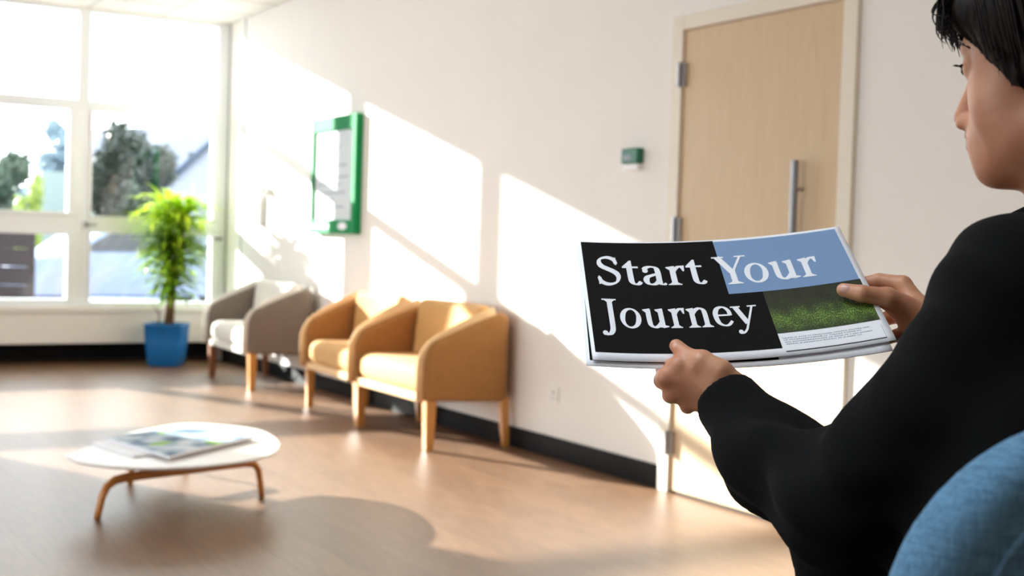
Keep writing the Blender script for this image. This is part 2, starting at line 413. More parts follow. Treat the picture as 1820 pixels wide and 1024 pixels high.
h = MB(); h.box(Vector((XW+.045, -.10, 1.045))-L1, Vector((XW+.07, -.035, 1.075))-L1)
h.build('window_stay', M['steel_grey'], w1, bevel=.003)
# pale corner post between the glass and the right wall
mb = MB(); mb.box((XW-.05, -.055, SILL), (XW+.05, 0, HEAD)); tag(mb.build('trim_6', M['frame'], bevel=.003), kind=S)
mb = MB(); mb.box((XW+.05, -.006, .48), (XW+.062, 0.001, HEAD)); mb.box((-.012, -.005, .0), (0.0, 0.001, CH)); tag(mb.build('trim_7', M['gasket']), kind=S)

# door
d = tag(empty('door_1', ((DX0+DX1)/2, 0, 0)), kind=S); LD = Vector(d.location)
def dbox(name, lo, hi, m, bev=.003, par=None): return box(name, Vector(lo)-LD, Vector(hi)-LD, m, par or d, bev)
leaf = dbox('door_leaf', (DX0+.004, -.006, .012), (DX1-.004, .038, DZ-.004), M['doorwood'])
fr = MB()
for lo, hi in (((DX0-.075, -.02, 0), (DX0, .06, DZ+.065)), ((DX1, -.02, 0), (DX1+.075, .06, DZ+.065)), ((DX0, -.02, DZ), (DX1, .06, DZ+.065))):
    fr.box(Vector(lo)-LD, Vector(hi)-LD)
fr.build('door_frame', M['doorframe'], d, bevel=.004)
dbox('shadow_gap', (DX0, .0, -.001), (DX1, .05, .011), M['void'], 0)  # dark strip standing in for the shade below the leaf
for z0, z1 in ((1.82, 1.93), (1.13, 1.24), (.17, .28)):
    hg = MB(); c = Vector((DX0-.004, -.03, 0))-LD
    hg.tube([c+Vector((0, 0, z0)), c+Vector((0, 0, z1))], .011, 12); hg.box(Vector((DX0-.002, -.024, z0+.003))-LD, Vector((DX0+.026, -.004, z1-.003))-LD)
    hg.build('hinge', M['steel'], d, bevel=.001)
hd = MB(); hx = DX1-.205
hd.tube([Vector((hx, -.045, .84))-LD, Vector((hx, -.045, 1.465))-LD], .0155, 14)
for z in (.95, 1.35): hd.tube([Vector((hx, -.002, z))-LD, Vector((hx, -.045, z))-LD], .007, 10)
hd.build('pull_handle', M['steel_grey'], d, smooth=False, bevel=.002)

# ================================================================== THINGS ON THE RIGHT WALL
# green framed notice board
pb = tag(empty('notice_board', (2.04, 0, 1.54)), 'green framed notice board hanging on the white wall above the chairs', 'notice board')
W2, H2 = .395, .41
fr = MB()
for lo, hi in (((-W2, -.055, -H2), (-W2+.05, 0, H2)), ((W2-.06, -.055, -H2), (W2, 0, H2)), ((-W2+.05, -.055, H2-.10), (W2-.06, 0, H2)), ((-W2+.05, -.055, -H2), (W2-.06, 0, -H2+.095))):
    fr.box(lo, hi)
fr.build('frame', M['green'], pb, bevel=.004)
box('paper_sheet', (-W2+.05, -.04, -H2+.095), (W2-.06, -.005, H2-.10), simple('pale_grey_notice_paper', (206, 212, 216), .7, var=.02), pb)
pr = MB()
for z, a, b_ in ((.24, -.30, -.02), (.19, -.30, .10), (.13, -.30, -.05), (.06, -.3, .22), (-.02, -.30, .25), (-.07, -.30, .12), (-.13, -.30, .2), (-.18, -.30, .0), (-.23, -.30, .18)):
    pr.box((a, -.0412, z), (b_, -.0395, z+.013))
pr.build('printed_lines', M['ink_grey'], pb)
lg = MB(); pts = [(.20+.075*math.cos(t*PI/12), -.357+.026*math.sin(t*PI/12)) for t in range(24)]
lg.prism(pts, -.0565, -.054, lambda x, z, y: (x, y, z))
lg.build('white_logo', M['paper'], pb)
lg = MB()
for k in range(5): lg.box((-.33+.06*k, -.0565, -.375), (-.33+.06*k+.045, -.054, -.345))
lg.build('white_lettering', M['paper'], pb)
# white dispenser near the corner
sd = tag(empty('soap_dispenser', (.47, 0, 1.37)), 'small white dispenser on the sunlit wall beside the window corner', 'dispenser')
MB().box((-.08, -.045, -.18), (.07, 0, .08)).build('body', M['white_pl'], sd, bevel=.018, seg=3)
MB().box((-.08, -.052, -.18), (.07, -.044, -.165)).build('front_edge', M['ink_grey'], sd, bevel=.002)
MB().lathe([(.0, 0), (.05, .004), (.055, .03), (.04, .06), (0, .066)], (.15, -.03, .06), 18).build('cap', M['white_pl'], sd, smooth=True)
MB().box((-.02, -.03, .08), (.03, 0, .20)).build('bracket', M['white_pl'], sd, bevel=.006)
# green door release
er = tag(empty('door_release_switch', (5.555, 0, 1.515)), 'small green door release box on the wall left of the door', 'release box')
MB().box((-.066, -.04, -.022), (.066, 0, .05)).build('green_cover', M['green_dark'], er, bevel=.008, seg=3)
MB().box((-.06, -.036, -.055), (.062, 0, -.0225)).build('white_base', M['white_pl'], er, bevel=.008, seg=3)
MB().box((-.045, -.0412, -.008), (.02, -.0395, .018)).build('label_plate', M['ink_grey'], er)
# blank white socket plate low on the wall
sp = tag(empty('socket_plate', (4.92, 0, .325)), 'blank white socket plate low on the wall right of the tan chairs', 'socket')
MB().box((-.045, -.008, -.045), (.045, 0, .045)).build('plate', M['wall'], sp, bevel=.004)
MB().box((-.008, -.0092, .005), (.008, -.0075, .02)).box((-.022, -.0092, -.02), (-.01, -.0075, -.014)).box((.01, -.0092, -.02), (.022, -.0075, -.014)).build('socket_holes', M['ink_grey'], sp)

# ================================================================== TUB CHAIRS
CWD, CDP = .98, .53
def tub_shell(p):
    x, y, z = p[:, 0], p[:, 1], p[:, 2]
    hw = CWD/2; r = .11
    def rr2(hx, ya, yb, rad):                      # rounded rectangle in plan, open towards the front
        qx = np.abs(x)-(hx-rad); qy = y-(yb-rad)
        o = np.sqrt(np.maximum(qx, 0)**2+np.maximum(qy, 0)**2)+np.minimum(np.maximum(qx, qy), 0)-rad
        return o
    t = .08
    outer = rr2(hw, 0, 0, r); inner = rr2(hw-t, 0, -t, .06)
    d2 = smax(outer, -inner, .02)
    d2 = smax(d2, -(y+CDP), .03)
    s = np.clip((y+CDP)/(CDP-.04), 0, 1)
    top = .552+.185*(.75*s+.25*np.sin(s*PI/2))
    # soft round at the front top corner of the arms
    top = top-np.where(s < .13, .055*(1-s/.13)**2, 0)-np.where(s > .9, .02*((s-.9)/.1)**2, 0)
    bot = .245+.02*(1-s)
    d2 = smax(d2, (z-top)*.9, .035); d2 = smax(d2, bot-z, .02)
    return d2
shell_v, shell_f = sdf_mesh(tub_shell, (-.55, -.56, .2), (.55, .06, .82), .009)
def seat_fn(p):
    a = s_box(p, (0, -.285, .365), (CWD/2-.078, .235, .072), .055)
    puff = .012*np.cos(np.clip(p[:, 0]/(CWD/2), -1, 1)*PI/2)
    return a-puff
seat_v, seat_f = sdf_mesh(seat_fn, (-.5, -.56, .25), (.5, .0, .48), .011)
def pad_fn(p):
    # back cushion: curved pad that rises above the arms
    q = p.copy(); q[:, 1] = q[:, 1]+.055*(q[:, 0]/.42)**2-.0+(q[:, 2]-.55)*-.10
    a = s_box(q, (0, -.105, .585), (.375, .045, .175), .04)
    return a
pad_v, pad_f = sdf_mesh(pad_fn, (-.5, -.3, .36), (.5, .05, .82), .011)
def tub_chair(name, main, seat, edge, leg, legd):
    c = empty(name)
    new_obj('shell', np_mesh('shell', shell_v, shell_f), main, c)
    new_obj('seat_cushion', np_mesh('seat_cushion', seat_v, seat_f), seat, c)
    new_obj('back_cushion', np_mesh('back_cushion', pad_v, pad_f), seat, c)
    MB().box((-CWD/2+.075, -CDP+.0, .252), (CWD/2-.075, -CDP+.05, .297)).build('front_rail', edge, c, bevel=.008)
    for sx in (-1, 1):                             # padded edge band round the front of each arm
        xc = sx*(CWD/2-.039)
        path = [(xc, -CDP-.004, .265), (xc, -CDP-.006, .42), (xc, -CDP-.002, .475), (xc, -CDP+.016, .512), (xc, -CDP+.045, .548), (xc, -CDP+.085, .575), (xc, -CDP+.16, .614), (xc, -CDP+.26, .660), (xc, -CDP+.36, .702), (xc, -CDP+.42, .722)]
        m = MB(); m.tube(path, [(.034, .010)]*len(path), 12); m.build('arm_edge', edge, c, smooth=True)
    for sx, sy in ((-1, -1), (1, -1), (-1, 1), (1, 1)):
        x = sx*(CWD/2-.045); y = -CDP+.045 if sy < 0 else -.045
        x2 = x+sx*(.0 if sy < 0 else .012); y2 = y if sy < 0 else y+.02
        a, b = (.030, .022) if sy < 0 else (.026, .017)
        m = MB(); v = []
        for (cx_, cy_, z, w) in ((x2, y2, 0, b), (x, y, .27, a)):
            v += [(cx_-w, cy_-w, z), (cx_+w, cy_-w, z), (cx_+w, cy_+w, z), (cx_-w, cy_+w, z)]
        m.add(v, [(0,3,2,1),(4,5,6,7),(0,1,5,4),(1,2,6,5),(2,3,7,6),(3,0,4,7)])
        m.build('leg', legd if (sx < 0 and legd is not leg) else leg, c, bevel=.004)
    return c
tan = tub_chair('tub_chair', M['tan'], M['tan_seat'], M['tan_sunlit_edge'], M['oak'], M['oak'])
tan.location = (4.065, -.022, 0); tan.rotation_euler.z = math.radians(-1.0); tan.scale = (1.02, 1, 1)
tag(tan, 'tan tub armchair nearest the door, its whole outer side panel showing', 'armchair', 'tan tub armchairs along the wall')
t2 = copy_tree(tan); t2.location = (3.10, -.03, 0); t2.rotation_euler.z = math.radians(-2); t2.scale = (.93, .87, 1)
tag(t2, 'tan tub armchair standing between the grey armchair and the other tan one', 'armchair', 'tan tub armchairs along the wall')
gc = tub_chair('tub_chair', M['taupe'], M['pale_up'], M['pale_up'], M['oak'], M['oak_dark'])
gc.location = (1.275, -.03, 0); gc.rotation_euler.z = math.radians(-1); gc.scale = (1.06, .95, 1)
tag(gc, 'grey tub armchair with pale seat and edging, beside the window corner', 'armchair')

# ================================================================== POTTED PLANT
pp = tag(empty('potted_plant', (-.09, -.585, 0)), 'bushy green indoor plant in a square blue pot beneath the window', 'plant')
def sq(h, r): return [((h-r)*sx+r*math.cos(a), (h-r)*sy+r*math.sin(a)) for sx, sy, a0 in ((1, 1, 0), (-1, 1, PI/2), (-1, -1, PI), (1, -1, 3*PI/2)) for a in [a0+PI/2*k/5 for k in range(6)]]
m = MB(); prof = [(.118, 0.0), (.135, .02), (.158, .20), (.166, .335), (.172, .34), (.172, .352), (.158, .352), (.152, .30)]
n = 24; v = []; f = []
ca, sa = math.cos(-.54), math.sin(-.54)
for hh, z in prof: v += [(x*ca-y*sa, x*sa+y*ca, z) for x, y in sq(hh*.93, .03)]
for i in range(len(prof)-1): f += [(i*n+k, i*n+(k+1) % n, (i+1)*n+(k+1) % n, (i+1)*n+k) for k in range(n)]
f.append(tuple(range(n))[::-1]); m.add(v, f); pot = m.build('pot', M['bluepot'], pp, smooth=False)
pot.data.shade_smooth()
m = MB(); m.prism([(x*ca-y*sa, x*sa+y*ca) for x, y in sq(.14, .03)], .28, .315); m.build('soil', M['soil'], pp)
canes = [[(0, 0, .30), (.012, .01, .55), (.0, .0, .8), (-.02, .02, 1.05), (-.05, .0, 1.28)], [(.03, .02, .30), (.03, .03, .6), (.05, .06, .9), (.09, .1, 1.22)], [(-.05, -.06, .30), (-.05, -.05, .42), (-.06, -.10, .5)]]
for ci, c in enumerate(canes):
    MB().tube(c, [.028, .024, .018, .013, .009][:len(c)] if ci < 2 else [.008, .006, .004], 9).build('stem', M['stem'], pp, smooth=True)
rng = random.Random(3)
def leaf(mb, base, az, el, L, wid, droop):
    d = Vector((math.cos(az), math.sin(az), 0)); side = Vector((-math.sin(az), math.cos(az), 0)); n = 8; p = Vector(base); e = el; v = []; f = []
    for i in range(n+1):
        t = i/n; w = wid*(math.sin(PI*min(1, t*.92+.06))**.8)*(1-.15*t)
        up = Vector((-d.x*math.sin(e), -d.y*math.sin(e), math.cos(e)))
        v += [p-side*w+up*w*.35, p, p+side*w+up*w*.35]
        p = p+(d*math.cos(e)+Vector((0, 0, 1))*math.sin(e))*(L/n); e -= droop/n
    for i in range(n): f += [(3*i, 3*i+1, 3*i+4, 3*i+3), (3*i+1, 3*i+2, 3*i+5, 3*i+4)]
    mb.add(v, f)
mo, my = MB(), MB()
for i in range(340):
    z = .50+.78*rng.random()**.8; c = canes[0] if rng.random() < .6 else canes[1]
    k = (z-.3)/1.0*(len(c)-1); j = min(int(k), len(c)-2); b = Vector(c[j]).lerp(Vector(c[j+1]), min(1, k-j)); b.z = z
    L = rng.uniform(.24, .42)*(1 if z > .7 else .85); leaf(mo if z < 1.12 else my, b, rng.uniform(0, 2*PI), rng.uniform(.45, 1.25), L, rng.uniform(.014, .026), rng.uniform(1.2, 2.3))
for i in range(110):                                # long arching fronds half way up
    c = canes[i % 2]; z = rng.uniform(.62, 1.08); k = (z-.3)*(len(c)-1); j = min(int(k), len(c)-2); b = Vector(c[j]).lerp(Vector(c[j+1]), min(1, k-j)); b.z = z
    leaf(mo if rng.random() < .7 else my, b, rng.uniform(0, 2*PI), rng.uniform(.3, .9), rng.uniform(.30, .44), rng.uniform(.012, .02), rng.uniform(.7, 1.5))
for i in range(80):
    c = (canes[0], canes[1])[i % 2]; b = Vector(c[-1])+Vector((rng.uniform(-.02, .02), rng.uniform(-.02, .02), rng.uniform(-.05, .03)))
    leaf(my, b, rng.uniform(0, 2*PI), rng.uniform(.3, 1.35), rng.uniform(.24, .36), rng.uniform(.013, .022), rng.uniform(.8, 1.7))
mo.build('foliage', M['leaf'], pp, smooth=True)
yl = my.build('foliage', M['leaf_young'], pp, smooth=True); yl['label'] = 'bright yellow-green upper leaves'

# ================================================================== COFFEE TABLE
TZ = .225
ct = tag(empty('coffee_table', (5.2, -2.06, 0)), 'low coffee table with white pebble-shaped top and curved wooden legs', 'table')
LT = Vector(ct.location)
outl = [(116,809),(126,815),(147,822),(203,829),(279,831.5),(362,827.5),(433,819),(477.5,808.6),(495,798),(497,786),(482,772),(454,762),(397,754.5),(326,752),(255,763),(196,778),(150,795),(126,804)]
op = [on_plane(x, y, 2, TZ) for x, y in outl]
pts = []
n = len(op)
for i in range(n):                                  # smooth closed outline
    a, b, c, e = op[i-1], op[i], op[(i+1) % n], op[(i+2) % n]
    for k in range(5):
        t = k/5; q = .5*(2*b+(c-a)*t+(2*a-5*b+4*c-e)*t*t+(3*b-3*c+e-a)*t**3); pts.append((q[0]-LT.x, q[1]-LT.y))
cxy = np.mean(pts, 0)
def inset(k): return [(cxy[0]+(x-cxy[0])*k, cxy[1]+(y-cxy[1])*k) for x, y in pts]
m = MB(); N_ = len(pts); v = []; f = []
for k, z in ((.95, TZ-.016), (.985, TZ-.012), (1.0, TZ-.005), (.995, TZ-.001), (.985, TZ)): v += [(x, y, z) for x, y in inset(k)]
for i in range(4): f += [(i*N_+j, i*N_+(j+1) % N_, (i+1)*N_+(j+1) % N_, (i+1)*N_+j) for j in range(N_)]
f += [tuple(range(N_))[::-1], tuple(4*N_+j for j in range(N_))]
m.add(v, f).build('table_top', M['tabletop'], ct)
def arch(p0, p1, top):
    p0 = Vector(p0)-LT; p1 = Vector(p1)-LT; d = (p1-p0); d.z = 0; L = d.length; d.normalize(); path = []
    for t, z in ((0, 0), (.010, .04), (.024, .085), (.048, .12), (.095, .142), (.16, .148), (.3, .151), (.5, .152), (.72, .155), (.88, .155), (.945, .147), (.97, .122), (.985, .07), (1, 0)):
        q = p0+d*L*t; path.append((q.x, q.y, z))
    return path
for p0, p1 in (((5.51, -2.44, 0), (5.36, -1.73, 0)), ((4.86, -2.15, 0), (4.65, -1.84, 0))):
    path = arch(p0, p1, TZ-.026)
    m = MB(); m.tube(path, [(.013, .016), (.014, .018), (.015, .02), (.016, .022), (.017, .02)]+[(.018, .017)]*4+[(.017, .018), (.015, .018), (.013, .016), (.012, .014), (.010, .012)], 12)
    m.build('leg', M['bent'], ct, smooth=True)
m = MB(); m.tube([Vector((5.45, -2.08, TZ-.037))-LT, Vector((4.75, -2.0, TZ-.037))-LT], .0215, 12); m.build('stretcher', M['bent'], ct, smooth=True)
# magazines
def coverm(name, seed):
    t = NT(name); v = t.coord('Object', (9, 9, 9), loc=(seed, seed*.7, 0)); n = t.noise(v, .9, 1.5); n2 = t.noise(t.coord('Object', (7, 7, 7), loc=(seed*2, 1, 0)), .9, 1)
    c = t.ramp(n, [(.30, lin((44, 78, 112))), (.42, lin((120, 148, 174))), (.5, lin((168, 184, 198))), (.6, lin((206, 214, 220)))])
    c = t.mix(t.ramp(n2, [(.6, (0, 0, 0)), (.66, (1, 1, 1))]), c, lin((132, 180, 66))); t.col(c); t.b.inputs['Roughness'].default_value = .6; t.b.inputs['Specular IOR Level'].default_value = .2; return t.m
def magazine(name, corners, z0, th, label, cover):
    c = [on_plane(x, y, 2, z0+th) for x, y in corners]; o = sum(c)/4
    e = tag(empty(name, (o[0], o[1], z0)), label, 'magazine')
    loc2 = [(q[0]-o[0], q[1]-o[1]) for q in c]
    MB().prism(loc2, .0, th-.001).build('pages', M['paper'], e, bevel=.0008)
    g = .985; MB().prism([(x*g, y*g) for x, y in loc2], th-.0012, th).build('cover', cover, e)
    return e
magazine('magazine', [(162, 787), (237, 810), (330, 800), (260, 768)], TZ, .009, 'plain white brochure lying underneath the other magazine on the coffee table', M['paper'])
magazine('magazine', [(188, 777.5), (300, 811), (457, 774), (318, 756.5)], TZ+.009, .011, 'blue and green covered magazine lying on top on the white coffee table', coverm('magazine_cover', 4.3))
# ================================================================== OUTSIDE
GZ = -.18
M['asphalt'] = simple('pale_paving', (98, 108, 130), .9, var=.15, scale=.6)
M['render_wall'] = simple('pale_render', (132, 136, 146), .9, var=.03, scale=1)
M['roof'] = simple('slate_blue_roof_edge', (52, 66, 84), .7)
M['brickdark'] = simple('brown_timber_fence', (36, 24, 22), .85, var=.2, scale=2)
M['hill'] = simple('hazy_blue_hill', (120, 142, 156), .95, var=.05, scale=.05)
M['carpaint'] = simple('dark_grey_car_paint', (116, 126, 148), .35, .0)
M['cargl'] = simple('dark_car_glass', (30, 34, 40), .1)
M['tyre'] = simple('black_tyre', (24, 24, 26), .8)
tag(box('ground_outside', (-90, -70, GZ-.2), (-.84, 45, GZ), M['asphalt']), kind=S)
def leafcloud(name, blobs, n, size, mat, parent, seed):
    r = random.Random(seed); v = []; f = []
    tot = sum(b[1][0]*b[1][2] for b in blobs)
    for (c, rad) in blobs:
        for i in range(int(n*rad[0]*rad[2]/tot)):
            u = Vector((r.gauss(0, 1), r.gauss(0, 1), r.gauss(0, 1))).normalized()*(r.uniform(.55, 1.0))
            p = Vector((c[0]+u.x*rad[0], c[1]+u.y*rad[1], c[2]+u.z*rad[2]))
            a = Vector((r.uniform(-1, 1), r.uniform(-1, 1), r.uniform(-1, 1))).normalized(); b = a.cross(Vector((r.uniform(-1, 1), r.uniform(-1, 1), r.uniform(-1, 1)))).normalized()
            s = size*r.uniform(.6, 1.3); k = len(v)
            v += [p-a*s, p-b*s*.55, p+a*s, p+b*s*.55]; f.append((k, k+1, k+2, k+3))
    return raw(name, v, f, mat, parent)
def tree(name, px, Z, w, h, mat, label, cat, seed, trunk=True, n=5000, base=0.):
    p = P(px, 405, Z); e = tag(empty(name, (p[0], p[1], GZ)), label, cat)
    r = random.Random(seed); bl = []
    for i in range(9):
        t = i/8; z = base+(h-base)*(.12+.8*t)
        bl.append(((r.uniform(-.22, .22)*w, r.uniform(-.22, .22)*w, z), (w*r.uniform(.34, .46)*(1-.35*t), w*r.uniform(.34, .46)*(1-.35*t), (h-base)*.17)))
    core = MB()
    for (c, rd) in bl: core.lathe([(rd[0]*.62*math.sin(PI*k/8)+.001, -rd[2]*.8*math.cos(PI*k/8)) for k in range(9)], c, 10)
    leafcloud('crown', bl, n, w*.045, mat, e, seed)
    core.build('inner_foliage', mat, e, smooth=True)
    if trunk: MB().tube([(0, 0, 0), (.03*w, 0, base+h*.3), (0, .02*w, h*.75)], [w*.05, w*.04, w*.02], 8).build('trunk', M['stem'], e, smooth=True)
    return e
tree('evergreen_tree', 198, 29, 1.6, 3.5, M['conifer'], 'dark evergreen tree outside, the one close to the window mullion', 'tree', 11, n=7000)
tree('evergreen_tree', 254, 33, 1.7, 3.6, M['conifer'], 'dark evergreen tree outside, the one beside the pale building with sloping roof', 'tree', 12, n=6000)
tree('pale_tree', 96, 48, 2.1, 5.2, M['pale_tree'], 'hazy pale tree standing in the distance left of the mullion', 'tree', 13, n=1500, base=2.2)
tree('hedge_shrub', -4, 28, 1.8, 2.75, M['hedge'], 'dull green shrub outside at the left edge of the picture', 'shrub', 14, trunk=False, n=3500)
tree('bright_shrub', 48, 24.5, .66, 2.2, M['bush'], 'bright yellow-green shrub outside between the dull shrub and the pale wall', 'shrub', 15, trunk=False, n=2500)
# hazy hills, far off
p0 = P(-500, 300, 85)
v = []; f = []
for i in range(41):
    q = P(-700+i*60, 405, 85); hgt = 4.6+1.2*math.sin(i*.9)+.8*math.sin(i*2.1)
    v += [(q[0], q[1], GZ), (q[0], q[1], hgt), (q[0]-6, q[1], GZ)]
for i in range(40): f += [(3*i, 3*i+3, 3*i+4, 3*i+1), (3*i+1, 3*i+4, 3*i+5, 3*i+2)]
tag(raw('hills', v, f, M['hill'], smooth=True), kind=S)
# pale building with a sloping roof edge (right of the trees)
bq = P(330, 405, 40); b = tag(empty('building', (bq[0], bq[1], GZ)), 'pale rendered building outside with a sloping dark roof edge', 'building')
LB = Vector(b.location); A_ = Vector(P(283, 405, 40))-LB; B_ = Vector(P(520, 405, 40))-LB
def zat(py): return P(330, py, 40)[2]-GZ
ux = (B_-A_); ux.z = 0; wlen = ux.length; ux.normalize(); nrm = Vector((-ux.y, ux.x, 0)); nrm = -nrm if nrm.x > 0 else nrm
def wp(s, d, z): q = A_+ux*s+nrm*d; return (q.x, q.y, z)
k = wlen/237.
z_l, z_r = zat(338), zat(248)
m = MB(); v = [wp(0, 0, 0), wp(wlen, 0, 0), wp(wlen, 0, z_r+(z_r-z_l)*.3), wp(95*k, 0, z_r), wp(0, 0, z_l)]
v += [tuple(Vector(q)+nrm*4) for q in v]; m.add(v, [(0,1,2,3,4),(5,9,8,7,6),(0,5,6,1),(1,6,7,2),(2,7,8,3),(3,8,9,4),(4,9,5,0)])
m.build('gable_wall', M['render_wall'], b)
m = MB(); m.tube([wp(-.15, -.12, z_l-.06), wp(30*k, -.12, z_l+.62*(z_r-z_l)*.52), wp(95*k, -.12, z_r), wp(wlen, -.12, z_r+(z_r-z_l)*.3)], (.10), 6); m.build('roof_edge', M['roof'], b)
m = MB(); m.box((-.1, -.1, 0), (.1, .1, 1)); 
bk = P(300, 405, 47); bb = tag(empty('rear_building', (bk[0], bk[1], GZ)), 'taller pale building block behind the sloping roof', 'building')
LBB = Vector(bb.location); z2 = P(300, 226, 47)[2]-GZ
q0 = Vector(P(282, 405, 47))-LBB; q1 = Vector(P(460, 405, 47))-LBB
m = MB(); v = [(q0.x, q0.y, 0), (q1.x, q1.y, 0), (q1.x, q1.y, z2-.4), (q0.x, q0.y, z2)]; v += [(x-4, y-1.5, z) for x, y, z in v]
m.add(v, [(0,1,2,3),(4,7,6,5),(0,4,5,1),(1,5,6,2),(2,6,7,3),(3,7,4,0)]).build('wall', M['render_wall'], bb)
c0, c1 = (q0*.72+q1*.28), (q0*.6+q1*.4)
m = MB(); m.add([(c0.x+.03, c0.y, 2.6), (c1.x+.03, c1.y, 2.6), (c1.x+.03, c1.y, z2-.9), (c0.x+.03, c0.y, z2-.9)]+[(c0.x-.1, c0.y, 2.6), (c1.x-.1, c1.y, 2.6), (c1.x-.1, c1.y, z2-.9), (c0.x-.1, c0.y, z2-.9)], [(0,1,2,3),(4,7,6,5),(0,4,5,1),(1,5,6,2),(2,6,7,3),(3,7,4,0)]).build('window', M['cargl'], bb)
# pale garden wall left of the mullion
g0, g1 = Vector(P(72, 405, 31)), Vector(P(170, 405, 31)); zt = P(90, 305, 31)[2]
m = MB(); v = [(g0.x, g0.y, GZ), (g1.x, g1.y, GZ), (g1.x, g1.y, zt), (g0.x, g0.y, zt)]; v += [(x-.3, y, z) for x, y, z in v]
tag(m.add(v, [(0,1,2,3),(4,7,6,5),(0,4,5,1),(1,5,6,2),(2,6,7,3),(3,7,4,0)]).build('garden_wall', simple('pale_green_render', (128, 140, 136), .9)), 'pale garden wall outside right of the yellow-green shrub', 'wall')['kind'] = 'thing'
# brown timber fence low at the left
g0, g1 = Vector(P(-140, 405, 16)), Vector(P(62, 405, 16)); zt = P(30, 408, 16)[2]
e = tag(empty('timber_fence', ((g0.x+g1.x)/2, (g0.y+g1.y)/2, GZ)), 'low brown timber fence outside the lower left window pane', 'fence'); LE = Vector(e.location)
dd = g1-g0; dd.z = 0
for i in range(5):
    z0 = .12+i*(zt-GZ-.12)/5; z1 = z0+(zt-GZ-.12)/5-.008; a = g0-LE; b2 = g1-LE; m = MB()
    v = [(a.x, a.y, z0), (b2.x, b2.y, z0), (b2.x, b2.y, z1), (a.x, a.y, z1)]; v += [(x-.03, y+.01, z) for x, y, z in v]
    m.add(v, [(0,1,2,3),(4,7,6,5),(0,4,5,1),(1,5,6,2),(2,6,7,3),(3,7,4,0)]).build('board', M['brickdark'], e)
for t in (.02, .35, .68, .98):
    q = g0+dd*t-LE; box('post', (q.x-.09, q.y-.045, 0), (q.x-.03, q.y+.045, zt-GZ+.04), M['brickdark'], e)
# parked car beyond the lower right pane
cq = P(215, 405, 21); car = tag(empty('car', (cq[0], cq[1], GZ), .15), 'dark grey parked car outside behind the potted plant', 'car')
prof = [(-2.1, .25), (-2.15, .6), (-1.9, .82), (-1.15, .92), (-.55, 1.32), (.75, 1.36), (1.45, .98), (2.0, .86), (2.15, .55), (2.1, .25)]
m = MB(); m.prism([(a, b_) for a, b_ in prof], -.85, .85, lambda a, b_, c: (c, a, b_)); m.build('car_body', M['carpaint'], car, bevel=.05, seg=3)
m = MB(); m.prism([(-1.0, .95), (-.5, 1.26), (.7, 1.3), (1.25, .98)], -.86, .86, lambda a, b_, c: (c, a, b_)); m.build('side_windows', M['cargl'], car, bevel=.01)
for yy in (-1.35, 1.35):
    for xx in (-.8, .66): 
        m = MB(); m.tube([(xx, yy, .32), (xx+.16, yy, .32)], .32, 20); m.build('wheel', M['tyre'], car, bevel=.03)

# ================================================================== BROCHURES
O_ = np.array([0.05043478, -0.03652174, 1.0])*1.86
A0 = np.array([0.20732887, -0.01228033, 0.02040687])*1.86
B0 = np.array([0.00296545, 0.08282683, -0.1411152])*1.86
def c2w(q): return CAM + RM.T @ np.array([q[0], -q[1], q[2]])
NB = np.cross(A0, B0); NB /= np.linalg.norm(NB)
if NB[2] > 0: NB = -NB                              # towards the viewer
def sheet(u, v, off=0.):
    sag = .0125*4*u*(1-u)*(.9+.25*v)
    return c2w(O_+A0*u+B0*v+NB*(off-sag))
BC = sheet(.5, .5)
br = tag(empty('brochure', BC), 'open brochure with large white title lettering, held in both hands, topmost of two', 'brochure')
def patch(name, uvs, nu, nv, off, mat, parent, th=0, ext=None, fn=sheet):
    (u0, v0, u1, v1) = uvs; vs = []; fs = []
    for j in range(nv+1):
        for i in range(nu+1): vs.append(fn(u0+(u1-u0)*i/nu, v0+(v1-v0)*j/nv, off)-BC)
    W_ = nu+1
    for j in range(nv):
        for i in range(nu): fs.append((j*W_+i, (j+1)*W_+i, (j+1)*W_+i+1, j*W_+i+1))
    if th:
        n = len(vs)
        for j in range(nv+1):
            for i in range(nu+1): vs.append(fn(u0+(u1-u0)*i/nu, v0+(v1-v0)*j/nv, off-th)-BC)
        fs += [tuple(n+k for k in q[::-1]) for q in fs]
        ring = [i for i in range(W_)]+[j*W_+nu for j in range(1, nv+1)]+[nv*W_+i for i in range(nu-1, -1, -1)]+[j*W_ for j in range(nv-1, 0, -1)]
        for a, b in zip(ring, ring[1:]+ring[:1]): fs.append((a, b, n+b, n+a))
    me = bpy.data.meshes.new(name); me.from_pydata([tuple(x) for x in vs], [], fs)
    uvl = me.uv_layers.new(name='uv')
    for lp in me.loops:
        k = lp.vertex_index % ((nu+1)*(nv+1)); uvl.data[lp.index].uv = ((k % W_)/nu, 1-(k//W_)/nv)
    me.update(); return new_obj(name, me, mat, parent, None, True)
